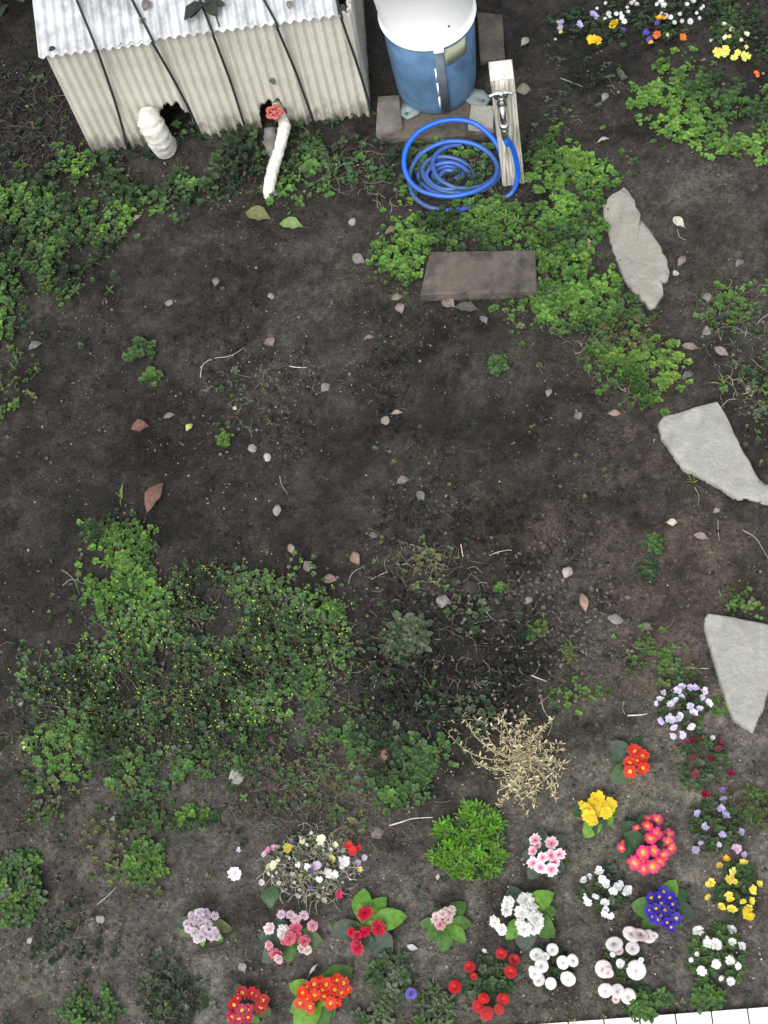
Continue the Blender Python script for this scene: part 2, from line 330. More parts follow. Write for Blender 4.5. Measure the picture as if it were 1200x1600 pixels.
scatter_crumbs(mb, 400, [(620, 540), (900, 560), (930, 700), (620, 720)], .003, .010, cf_soil, 2., gap=.48)
tag(mb.build('soil_crumbs', 'crumb'), 'loose dark crumbs of earth all over the bare soil', 'soil', kind='stuff')
mb = MB(); scatter_crumbs(mb, 520, FRAME, .001, .0036, cj((.5, .49, .45), .4), 4., .6)
scatter_crumbs(mb, 1400, FRAME, .001, .0038, cj((.17, .155, .14), .4), 2.5, .6)
scatter_crumbs(mb, 200, [(500, 1230), (1190, 1150), (1190, 1590), (400, 1590)], .001, .004, cj((.6, .57, .5), .3), 3., .6)
scatter_crumbs(mb, 260, [(860, 1530), (1010, 1530), (1000, 1580), (850, 1590)], .001, .003, cj((.36, .27, .17), .3), 3., .6)
scatter_crumbs(mb, 260, [(300, 540), (560, 520), (560, 700), (320, 760)], .0012, .005, cj((.28, .26, .24), .4), 3., .6, gap=.45)
tag(mb.build('white_grit', 'crumb'), 'tiny pale grit and specks sprinkled over the dark soil', 'grit', kind='stuff')

# ---------------------------------------------------------------- white paving at the bottom edge
g0 = G(860, 1598, .03); g1 = G(1200, 1573, .03); ye = (g0[1]+g1[1])/2
mb = MB(); box(mb, -5, 5, -3, ye-.002, -.1, .018, (.06, .06, .07)); tag(mb.build('paving_bed', 'joint'), kind='structure')
mb = MB(); tw = abs(G(943, 1590, .03)[0]-G(887, 1590, .03)[0]); xj = G(887, 1590, .03)[0]
for i in range(-40, 40):
    for j in range(12):
        box(mb, xj+i*tw+.0022, xj+(i+1)*tw-.0022, ye-(j+1)*.24+.0025, ye-j*.24-.001, .0, .03)
o = mb.build('paving', 'white_tile'); bevel(o, .002); tag(o, kind='structure')

# ---------------------------------------------------------------- flagstones and blocks
RIM = []; SOLID = []
def stone(name, label, cat, poly, th, m, ch=.01, group=None, wob=.006, zoff=0., base=None, bump=True):
    zt = th; P = [G(x, y, zt)[:2] for x, y in poly]; P = ccw(P)
    Q = []
    for i in range(len(P)):
        a, b = np.array(P[i]), np.array(P[(i+1) % len(P)]); n = max(2, int(np.linalg.norm(b-a)/.018))
        for k in range(n):
            p = a+(b-a)*k/n
            w = wob*(fbm(np.array([p[0]*30]), np.array([p[1]*30]), 8, 2)[0]-.5)*2 if k else 0
            nrm = np.array([b[1]-a[1], a[0]-b[0]]); nrm /= np.linalg.norm(nrm)+1e-9; Q.append(p+nrm*w)
    Q = np.array(Q); n = len(Q); ctr = Q.mean(0); mb = MB(); SOLID.append(Q)
    rings = [(1., -.05), (1., zt-ch), (None, zt)]; v = []; L = np.linalg.norm(Q-ctr, axis=1)[:, None]
    c1 = Q-(Q-ctr)/L*ch; r1 = .85; rs = [(Q, -.06), (Q, zt-ch*.8), (Q-(Q-ctr)/L*ch*.4, zt-ch*.2), (c1, zt)]+[(ctr+(c1-ctr)*s, zt) for s in (.85, .65, .45, .25)]
    for k, (q, z) in enumerate(rs):
        zz = np.full(n, z)+(0 if k < 3 else 1)*(fbm(q[:, 0]*12, q[:, 1]*12, 6, 3)-.5)*wob*1.6
        v.append(np.column_stack([q, zz]))
    v.append(np.array([[*ctr, zt]])); V = np.concatenate(v); f = []
    for k in range(len(rs)-1):
        for i in range(n): f.append([k*n+i, k*n+(i+1) % n, (k+1)*n+(i+1) % n, (k+1)*n+i])
    k = len(rs)-1
    for i in range(n): f.append([k*n+i, k*n+(i+1) % n, len(V)-1])
    loc = (ctr[0], ctr[1], zoff); mb.add(V, f)
    o = mb.build(name, m, smooth=False, off=(ctr[0], ctr[1], 0), loc=loc)
    # earth washed against and over the rim
    k = RNG.integers(0, n, n*9); pr = Q[k]+(Q[k]-ctr)/np.linalg.norm(Q[k]-ctr, axis=1)[:, None]*RNG.normal(.002, .007, (len(k), 1))+RNG.normal(0, .006, (len(k), 2))
    d_ = np.linalg.norm(pr-ctr, axis=1) < np.linalg.norm(Q[k]-ctr, axis=1); zz_ = np.where(d_, zt+zoff, hgt(pr[:, 0], pr[:, 1])+RNG.random(len(k))*zt*.5)
    kp = (~d_) | (RNG.random(len(k)) < .05); pr, zz_ = pr[kp], zz_[kp]; sz = .0012+.004*RNG.random(len(pr))**3
    RIM.append((pr, zz_, sz)); return tag(o, label, cat, group)
z4 = lambda L: [(880+x/2.909, 270+y/2.909) for x, y in L]
stone('stepping_stone', 'narrow grey-brown flagstone with broken lower right edge beside bright ground cover', 'stepping stone', z4([(175, 140), (225, 90), (275, 60), (325, 120), (350, 205), (435, 315), (470, 380), (486, 445), (476, 485), (446, 492), (456, 552), (400, 612), (335, 560), (260, 440), (212, 310), (182, 200)]), .018, 'stone_brown', wob=.010, group='stepping stones of the garden path')
stone('stepping_stone', 'pale triangular flagstone with blunt left corner, its tip running off the right edge', 'stepping stone', z4([(430, 1140), (455, 1103), (700, 1035), (728, 1075), (800, 1220), (895, 1395), (940, 1430), (1010, 1470), (985, 1530), (931, 1512), (838, 1475), (800, 1482), (675, 1405), (540, 1335), (445, 1200)]), .028, 'stone', wob=.004, group='stepping stones of the garden path')
z6 = lambda L: [(880+x/3.75, 800+y/3.75) for x, y in L]
stone('stepping_stone', 'pale wedge-shaped flagstone pointing down just above the flower bed', 'stepping stone', z6([(828, 625), (850, 590), (1000, 610), (1200, 655), (1250, 690), (1245, 900), (1170, 1170), (1112, 1288), (1000, 1210), (962, 1130), (880, 850), (835, 700)]), .032, 'stone', wob=.004, group='stepping stones of the garden path')
stone('paving_block', 'long brown concrete block lying in the ground cover below the coiled blue hose', 'concrete block', [(671, 393), (837, 390), (839, 455), (656, 461)], .045, 'brown_block', ch=.006, wob=.001)
ZS = .05
stone('concrete_slab', 'large dark brown slab in front of and under the blue bin', 'concrete slab', [(598, 150), (740, 146), (778, 172), (777, 207), (700, 214), (595, 215)], ZS-.006, 'brown_block', ch=.006, wob=.002)
stone('concrete_slab', 'grey-brown slab between the corrugated shed and the blue bin', 'concrete slab', [(590, 150), (624, 148), (629, 200), (587, 208)], .065, 'concrete', ch=.004, wob=.001)
stone('concrete_slab', 'small pale grey square block between the blue bin and the tap post', 'concrete slab', [(736, 163), (772, 165), (770, 200), (731, 197)], .075, 'stone', ch=.004, wob=.001)
stone('concrete_slab', 'dark upright-looking slab lying on the soil to the right of the blue bin', 'concrete slab', [(745, 18), (785, 22), (789, 90), (750, 95)], .03, 'brown_block', ch=.006, wob=.001)

mb = MB()
for pr, zz_, sz in RIM:
    n = len(pr); v = OCT[0][None]*(1+RNG.uniform(-.3, .3, (n, 6, 1)))*sz[:, None, None]; v = v+np.column_stack([pr, zz_+sz*.3])[:, None]
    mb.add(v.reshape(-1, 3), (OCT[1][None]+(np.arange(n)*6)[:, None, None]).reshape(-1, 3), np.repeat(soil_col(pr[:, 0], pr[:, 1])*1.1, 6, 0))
tag(mb.build('rim_earth', 'crumb'), 'crumbs of earth piled against the edges of flagstones and slabs', 'soil', kind='stuff')
# ---------------------------------------------------------------- corrugated shed
PL = G(145, 236); PR = G(580, 184); Y0 = (PL[1]+PR[1])/2; XL, XR = PL[0], PR[0]; HW = min(GY(350, 46, Y0-.03)[2], GY(150, 80, Y0-.03)[2])+.0; DEP = .95; PITCH = .0375; AMP = .0095
shed = empty('corrugated_shed', (XL, Y0, 0), 'low whitish shed of corrugated sheets tied down with black cords', 'shed')
def corr(u0, u1, v0, v1, mapf, hole=None, edge=None, du=.006, dv=.02):
    us = np.linspace(u0, u1, int(round((u1-u0)/du))+1); vs = np.linspace(v0, v1, int(round((v1-v0)/dv))+1)
    U, Vv = np.meshgrid(us, vs); V2 = Vv
    if edge is not None: V2 = Vv+edge(U)*(Vv-v0)/(v1-v0) if False else Vv
    D = AMP*np.sin(2*math.pi*U/PITCH)
    Pm = mapf(U, V2, D); n = len(us); i = (np.arange(len(vs)-1)[:, None]*n+np.arange(n-1)[None, :])
    f = np.stack([i, i+1, i+n+1, i+n], -1).reshape(-1, 4)
    if hole is not None:
        cu = (U[:-1, :-1]+U[1:, 1:])/2; cv = (Vv[:-1, :-1]+Vv[1:, 1:])/2; f = f[~hole(cu.ravel(), cv.ravel())]
    mb = MB(); mb.add(Pm.reshape(-1, 3), f); return mb
HA = [GY(x, y, Y0) for x, y in [(247, 243), (250, 175), (256, 163), (280, 163), (296, 180), (310, 210), (318, 245)]]
HB = [GY(x, y, Y0) for x, y in [(408, 215), (406, 172), (411, 160), (437, 158), (447, 170), (450, 190), (452, 218)]]
HAp = [(p[0], p[2]) for p in HA]; HBp = [(p[0], p[2]) for p in HB]
HAp[0] = (HAp[0][0], -.1); HAp[-1] = (HAp[-1][0], -.1); HBp[0] = (HBp[0][0], -.1); HBp[-1] = (HBp[-1][0], -.1)
def hole(u, v): return inpoly(u, v, HAp) | inpoly(u, v, HBp)
def sol(o, t=.002): m = o.modifiers.new('thickness', 'SOLIDIFY'); m.thickness = t; return o
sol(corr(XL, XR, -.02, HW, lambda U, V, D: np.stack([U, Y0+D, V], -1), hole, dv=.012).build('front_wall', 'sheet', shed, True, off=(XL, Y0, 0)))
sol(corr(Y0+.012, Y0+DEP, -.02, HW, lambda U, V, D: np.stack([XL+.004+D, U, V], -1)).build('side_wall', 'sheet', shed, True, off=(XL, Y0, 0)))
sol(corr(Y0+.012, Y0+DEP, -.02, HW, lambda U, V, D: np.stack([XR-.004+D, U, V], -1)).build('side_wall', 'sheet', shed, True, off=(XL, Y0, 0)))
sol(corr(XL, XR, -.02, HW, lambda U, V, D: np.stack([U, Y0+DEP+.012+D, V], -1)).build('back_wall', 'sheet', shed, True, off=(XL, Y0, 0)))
mb = MB()
for x in (XL+.04, XR-.04):
    for y in (Y0+.04, Y0+DEP-.04): mb = MB(); box(mb, x-.02, x+.02, y-.02, y+.02, -.02, HW-.02); mb.build('corner_post', 'brown_block', shed, off=(XL, Y0, 0))
ZR = HW+.012; RS = .06
def roofmap(skew): return lambda U, V, D: np.stack([U-skew*(V-Y0), V, ZR+RS*(V-Y0)+D+skew*0], -1)
xa = G(60, 88, ZR)[0]; xb = G(238, 66, ZR)[0]; xc = G(172, 76, ZR)[0]; xd = G(528, 18, ZR)[0]; ya = Y0-.035; yb = Y0-.030; 
SK = .10
sol(corr(xa, xb, ya, Y0+DEP+.08, roofmap(SK)).build('roof_sheet', 'roof', shed, True, off=(XL, Y0, 0)))
o = sol(corr(xc+.01, xd, yb, Y0+DEP+.08, lambda U, V, D: roofmap(SK)(U, V, D)+np.array([0, 0, .012])).build('roof_sheet', 'roof', shed, True, off=(XL, Y0, 0)))
# black cords over the roof and down the wall
def roofz(x, y): return ZR+RS*(y-Y0)+.012+.0135
cords = [((120, 0), (150, 77), (200, 232), 'leftmost black cord over the shed, nearest its left edge'),
         ((206, 0), (238, 62), (322, 230), 'second black cord from the left, passing the dark hole in the wall'),
         ((312, 0), (332, 50), (390, 222), 'middle one of the five black cords tied over the shed'),
         ((412, 0), (432, 32), (494, 203), 'black cord just right of the red valve on the shed wall'),
         ((526, 0), (533, 20), (581, 175), 'rightmost black cord, near the corner by the blue bin')]
for (a, b, c, lab) in cords:
    pb = GY(c[0], c[1], Y0-.012); pm = GY(b[0], b[1], Y0-.014); pe = G(b[0], b[1], ZR+.02)
    rx = pe[0]; ya_ = min(ya, yb)-.004
    ra = G(a[0], a[1], roofz(0, Y0+.1)); sl = (ra[0]-rx)/(ra[1]-ya_)
    pts = [(pb[0], Y0-.013, max(pb[2], -.01)), ((pb[0]+rx)/2+.002, Y0-.012, HW*.5), (rx, ya_-.003, HW-.002), (rx, ya_-.006, ZR+.008)]
    for k in range(6):
        y = ya_+.006+k*(Y0+DEP+.08-ya_)/5; pts.append((rx+sl*(y-ya_), y, roofz(0, y)+.004))
    p = pts[-1]; pts += [(p[0], p[1]+.012, p[2]-.03), (p[0], p[1]+.012, 0)]
    mb = MB(); tube(mb, spline(pts, 5), .0052, seg=7)
    o = mb.build('cord', 'rope', smooth=True, off=pts[0], loc=pts[0]); tag(o, lab, 'cord', 'black cords tied over the corrugated shed')
# dark sprig and litter on the roof and wall
g = G(325, 8, ZR+.03); sp = empty('fallen_sprig', g, 'dark leafy sprig lying on the white shed roof', 'sprig')
mb = MB()
for (x, y) in ((298, 28), (320, -5), (340, 25), (350, 8), (335, -4), (290, 30)):
    q = G(x, y, ZR+.045); d = q-g; put(mb, T_OVAL, (0, 0, .012), math.atan2(d[1], d[0]), .05, .2, max(np.linalg.norm(d), .05), (.03, .036, .028), 1.)
mb.build('foliage', 'leaf', sp)
mb = MB(); tube(mb, [(0, 0, .01), (.03, -.06, .015), (.045, -.12, .01)], .003, (.04, .04, .03)); mb.build('stem', 'dry', sp)
for (x, y, ln, an, c, lab) in ((225, 17, .05, 1.2, (.12, .10, .09), 'brownish dead leaf on the roof beside the second cord'), (451, 14, .035, 1.4, (.14, .12, .11), 'small grey dead leaf hanging at the roof edge near the right'), (76, 79, .03, .2, (.03, .03, .03), 'tiny dark leaf on the left end of the roof edge'), (219, 37, .03, .9, (.1, .08, .06), 'tiny brown leaf beside the second cord on the roof')):
    q = G(x, y, ZR+.03); mb = MB(); put(mb, T_OVAL, (0, 0, 0), an, .15, .3, ln, c, 1.3); tag(mb.build('dead_leaf', 'dry', loc=q), lab, 'dead leaf')
q = GY(427, 132, Y0-.012); mb = MB(); put(mb, T_ROUND, (0, 0, 0), .5, 1.3, .3, .035, (.09, .085, .08)); tag(mb.build('dead_leaf', 'dry', loc=q), 'grey dead leaf stuck to the shed wall above the red valve', 'dead leaf')

# ---------------------------------------------------------------- wrapped pipes at the shed
def lumpy(mb, pts, rr, seed, seg=20, k=8, tw=.25):
    P = spline(pts, k); n = len(P); r = np.interp(np.linspace(0, 1, n), np.linspace(0, 1, len(rr)), rr)
    r = [a*(1+.05*math.sin(i*1.7+seed)+.035*math.sin(i*3.9+seed*2)) for i, a in enumerate(r)]
    tube(mb, P, r, seg=seg)
b0 = GG(240, 232); t = empty('wrapped_pipe', b0, 'fat white tape-wrapped pipe standing left of the dark hole in the shed', 'pipe')
mb = MB(); A = GY(236, 188, Y0-.04); lumpy(mb, [(A[0], Y0-.02, A[2]+.03), (A[0]+.0, Y0-.06, A[2]+.02), (A[0]+.012, Y0-.075, A[2]-.05), (A[0]+.014, Y0-.065, .06), (A[0]+.02, Y0-.045, .03), (A[0]+.025, Y0-.01, .02)], [.040, .054, .050, .044, .038], 1.)
mb.build('pipe_wrap', 'tape', t, True, off=b0)
t = empty('wrapped_tap_pipe', GG(428, 300), 'slim white wrapped pipe with red valve wheel coming out of the shed wall', 'pipe'); b0 = np.array(t.location)
v0 = GY(432, 184, Y0-.05); e0 = G(420, 297, .03); m1 = G(444, 200, .14); m2 = G(436, 235, .09)
mb = MB(); lumpy(mb, [(v0[0], Y0+.03, v0[2]), (m1[0], m1[1]+.03, v0[2]-.015), m1, m2, G(427, 262, .06), e0, (e0[0]-.004, e0[1]-.01, -.02)], [.018, .022, .026, .023, .026, .024, .02], 2.4)
mb.build('pipe_wrap', 'tape', t, True, off=b0)
mb = MB(); q = G(424, 222, .07); lumpy(mb, [q+[-.0, .05, .03], q, q+[.005, -.05, -.03]], [.022, .034, .022], .3); mb.build('rag_sleeve', 'rag', t, True, off=b0)
mb = MB(); c = np.array([v0[0], Y0-.06, v0[2]+.03])
lathe(mb, [(.012, -.03), (.014, 0), (.007, .006), (.007, .02)], 16, ctr=c, cap_top=True); mb.build('valve_body', 'brass', t, True, off=b0)
mb = MB(); ring = [(c[0]+.03*math.cos(a)*(1+.14*math.cos(5*a)), c[1]+.03*math.sin(a)*(1+.14*math.cos(5*a)), c[2]+.02) for a in np.linspace(0, 6.2832, 41)]
tube(mb, ring, .0065, seg=8, cap=False)
for k in range(5): a = k*1.2566; tube(mb, [c+[0, 0, .02], c+[.03*math.cos(a), .03*math.sin(a), .02]], .005, seg=6)
lathe(mb, [(.01, .014), (.011, .024), (.006, .028)], 12, ctr=c, cap_top=True); mb.build('valve_wheel', 'red_paint', t, True, off=b0)

# ---------------------------------------------------------------- blue bin with white tub on top
RB = .173; F0 = G(687, 182, ZS); C0 = np.array([F0[0], F0[1]+RB, ZS])
t = empty('blue_bin', C0, 'round blue plastic bin with paper label on brackets, between shed and tap post', 'bin')
HB_ = .435
mb = MB(); lathe(mb, [(RB-.016, .0), (RB-.008, .01), (RB-.004, .05), (RB+.003, .2), (RB+.012, HB_-.01), (RB+.004, HB_)], 64, cap_top=True); mb.build('body', 'blue_plastic', t, True)
mb = MB()
def arcplate(mb, a0, a1, z0, z1, r0, th, c=(.5, .5, .5), n=10):
    v = []; A = np.linspace(a0, a1, n)
    for a in A:
        for (r, z) in ((r0, z0), (r0+th, z0), (r0+th, z1), (r0, z1)): v.append((r*math.cos(a), r*math.sin(a), z))
    f = []
    for i in range(n-1):
        for k in range(4): f.append([i*4+k, i*4+(k+1) % 4, (i+1)*4+(k+1) % 4, (i+1)*4+k])
    f += [[3, 2, 1, 0], [(n-1)*4+k for k in range(4)]]; mb.add(v, f, c)
arcplate(mb, R(-86), R(-75), .03, HB_-.02, RB+.005, .006); mb.build('gauge_strip', 'grey_strip', t)
for k in range(3): mb = MB(); arcplate(mb, R(-88.5), R(-86.5), .07+k*.088, .14+k*.088, RB+.008, .008, n=3); mb.build('gauge_slot', 'white_plastic', t)
mb = MB(); arcplate(mb, R(-74), R(-42), HB_-.11, HB_-.018, RB+.0105, .0035); mb.build('paper_label', 'paper', t)
for (px, py, rz, nm) in ((636, 176, 0, 'l'), (755, 156, 0, 'r')):
    q = G(px, py, ZS+.012); q = q-C0; a = math.atan2(q[1], q[0]); rq = np.hypot(q[0], q[1])
    mb = MB(); n = 14; hr = .0055; tip = .03
    # outline of a bracket: wide at the bin, narrow at the tip, with a real bolt hole
    out = []
    for k in range(n):
        th = 2*math.pi*k/n; cx, sx = math.cos(th), math.sin(th)
        out.append((max(-.085, min(.024, cx*.10)), sx*.022*(2.0 if cx < -.2 else 1.)))
    inn = [(hr*math.cos(2*math.pi*k/n), hr*math.sin(2*math.pi*k/n)) for k in range(n)]
    ca, sa = math.cos(a), math.sin(a)
    tr = lambda p, z: (rq*ca+p[0]*ca-p[1]*sa, rq*sa+p[0]*sa+p[1]*ca, z)
    v = [tr(p, .012) for p in out]+[tr(p, .012) for p in inn]+[tr(p, .001) for p in out]+[tr(p, .001) for p in inn]
    f = []
    for k in range(n):
        j = (k+1) % n; f += [[k, j, n+j, n+k], [2*n+k, 3*n+k, 3*n+j, 2*n+j], [k, 2*n+k, 2*n+j, j], [n+k, n+j, 3*n+j, 3*n+k]]
    mb.add(v, f); mb.build('foot_bracket', 'pale_blue', t)
t2 = empty('white_tub', C0+np.array([0, 0, HB_]), 'big white plastic tub standing on top of the blue bin', 'tub')
mb = MB(); lathe(mb, [(RB+.006, .002), (RB+.02, .002), (RB+.022, .01), (RB+.016, .014), (RB+.012, .05), (RB+.018, .42), (RB+.026, .425), (RB+.026, .44), (RB+.01, .455), (.09, .47), (.001, .475)], 64, shear=(-.10, .0)); mb.build('body', 'white_plastic', t2, True)
mb = MB(); box(mb, -.02+.0, .02, -.012, .003, -.006, .012); o = mb.build('latch', 'white_plastic', t2, loc=(.03, -RB-.022, .005)); bevel(o, .002)
mb = MB(); lathe(mb, [(.0035, 0), (.0035, .004)], 10, cap_top=True); o = mb.build('screw', 'dark', t2, loc=(.10, -RB+.0, .10)); o.location = ((RB+.016)*math.cos(R(-62))-.01, (RB+.013)*math.sin(R(-62)), .10); o.rotation_euler = (R(90), 0, R(28))

# ---------------------------------------------------------------- tap post
bL = G(787, 293, 0); bR = G(819, 291, 0); bc = (bL+bR)/2; hp = .65; tt = G(785, 126, hp)
pw = .0445; bc = np.array([bc[0], bc[1]+pw, 0]); tc_ = np.array([tt[0], tt[1]+pw, hp]); LX, LY = (tc_-bc)[:2]
t = empty('tap_post', bc, 'square weathered timber post with a tap near its top', 'tap post')
mb = MB(); v = []; nn = 24
def postprof():
    P = []
    for s in range(4):
        for k in range(nn):
            u = -pw+2*pw*k/nn; dd = .0025*(abs(math.sin(k/nn*math.pi*6)) if 0 < k else 0)
            P.append([(u, -pw+dd), (pw-dd, u), (-u, pw-dd), (-pw+dd, -u)][s])
    return P
pp = postprof(); m_ = len(pp)
zs = np.linspace(-.05, hp, 14)
for z in zs: v += [(x+LX*z/hp, y+LY*z/hp, z) for x, y in pp]
f = [[i*m_+k, i*m_+(k+1) % m_, (i+1)*m_+(k+1) % m_, (i+1)*m_+k] for i in range(len(zs)-1) for k in range(m_)]+[[(len(zs)-1)*m_+k for k in range(m_)]]
mb.add(v, f); mb.build('post', 'wood', t)
mb = MB(); box(mb, -pw+.0015, pw-.0015, -pw+.0015, pw-.0015, 0, .006); o = mb.build('post_cap', 'tape', t, loc=(LX, LY, hp+.0005)); bevel(o, .002)
# tap: flange, body, T handle, spout and hose union
hz = .575; ox, oy = LX*hz/hp, LY*hz/hp-pw
tap = empty('tap', (0, 0, 0), None, None); tap.parent = t; tap.location = (ox-.012, oy, hz); tap.scale = (1.25, 1.25, 1.25)
for k in ('label', 'category'):
    if k in tap: del tap[k]
mb = MB(); tube(mb, [(0, .004, 0), (0, -.006, 0)], .022, seg=20); tube(mb, [(0, -.006, 0), (0, -.03, 0)], .012, seg=16); lathe(mb, [(.0, -.02), (.012, -.018), (.016, 0), (.013, .016), (.008, .022), (.008, .04)], 16, ctr=(0, -.034, 0), cap_top=True)
mb.build('tap_body', 'chrome', tap, True)
mb = MB(); tube(mb, spline([(-.036, -.036, .043), (-.018, -.034, .049), (0, -.034, .05), (.018, -.034, .049), (.036, -.036, .043)], 4), [.005]*4+[.007]*9+[.005]*4, seg=10); lathe(mb, [(.009, .036), (.01, .056), (.004, .058)], 12, ctr=(0, -.034, 0), cap_top=True); mb.build('tap_handle', 'chrome', tap, True)
mb = MB(); tube(mb, spline([(0, -.036, -.002), (0, -.055, -.008), (0, -.066, -.03), (.001, -.068, -.05)], 5), .0095, seg=14); mb.build('spout', 'chrome', tap, True)
mb = MB(); lathe(mb, [(.012, -.022), (.0145, -.018), (.0145, -.006), (.012, -.002)], 12, ctr=(.001, -.068, -.05), cap_top=True); mb.build('union_nut', 'chrome', tap, True)
tipw = bc+np.array([ox-.011, oy-.085, hz-.088])
# ---------------------------------------------------------------- blue hose
z7 = lambda x, y, z: G(560+x/4, 100+y/4, z)
hp_ = [tipw, tipw+[.002, -.003, -.05], tipw+[.008, -.006, -.10], z7(930, 470, .33), z7(965, 530, .25), z7(988, 620, .16), z7(995, 700, .09), z7(975, 780, .035), z7(925, 830, .014), z7(820, 850, .012), z7(735, 880, .014), z7(665, 903, .02), z7(600, 915, .03), z7(530, 913, .03), z7(430, 890, .03), z7(355, 835, .03), z7(322, 765, .03), z7(322, 690, .03), z7(345, 625, .04), z7(400, 555, .05), z7(500, 500, .06), z7(600, 482, .06), z7(720, 500, .06), z7(820, 560, .05), z7(868, 640, .045), z7(850, 715, .05), z7(790, 765, .055), z7(700, 805, .06), z7(560, 828, .06), z7(410, 800, .06), z7(325, 735, .07), z7(286, 640, .09), z7(298, 535, .11), z7(365, 435, .13), z7(480, 370, .14), z7(600, 348, .14), z7(710, 365, .13), z7(795, 420, .11), z7(860, 495, .08), z7(893, 580, .05), z7(885, 680, .035), z7(830, 755, .03), z7(740, 800, .03), z7(600, 806, .03), z7(500, 785, .03), z7(425, 730, .03), z7(402, 660, .03), z7(440, 600, .035), z7(540, 580, .03), z7(650, 610, .025), z7(715, 680, .018), z7(720, 730, .015)]
hp2 = [z7(870, 690, .02), z7(800, 745, .022), z7(680, 778, .025), z7(560, 755, .04), z7(490, 700, .045), z7(465, 620, .045), z7(490, 560, .045), z7(560, 515, .04), z7(650, 500, .035)]
hose = empty('garden_hose', hp_[8], 'bright blue hose hanging from the tap and coiled on the ground', 'hose'); ho = np.array(hose.location)
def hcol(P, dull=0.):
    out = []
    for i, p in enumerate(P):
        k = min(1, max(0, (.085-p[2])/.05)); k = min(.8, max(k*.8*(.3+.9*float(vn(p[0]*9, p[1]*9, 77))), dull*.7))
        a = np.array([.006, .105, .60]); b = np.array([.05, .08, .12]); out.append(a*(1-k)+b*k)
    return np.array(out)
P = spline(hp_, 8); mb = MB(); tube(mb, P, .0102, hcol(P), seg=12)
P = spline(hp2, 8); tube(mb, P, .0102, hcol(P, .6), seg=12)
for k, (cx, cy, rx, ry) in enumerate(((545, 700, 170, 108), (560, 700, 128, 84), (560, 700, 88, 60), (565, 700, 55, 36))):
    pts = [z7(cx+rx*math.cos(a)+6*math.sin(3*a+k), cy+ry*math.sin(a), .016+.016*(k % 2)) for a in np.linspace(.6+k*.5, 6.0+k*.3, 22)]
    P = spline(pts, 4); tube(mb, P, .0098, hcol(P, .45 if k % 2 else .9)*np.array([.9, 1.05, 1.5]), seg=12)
mb.build('hose_tube', 'hose', hose, True, off=ho)
mb = MB(); q = hp_[2]; tube(mb, [tipw+[0, 0, .004], tipw+[.001, -.003, -.02], tipw+[.001, -.003, -.045], tipw+[.002, -.002, -.07]], [.011, .0145, .013, .0115], seg=14); mb.build('hose_connector', 'chrome', hose, True, off=ho)

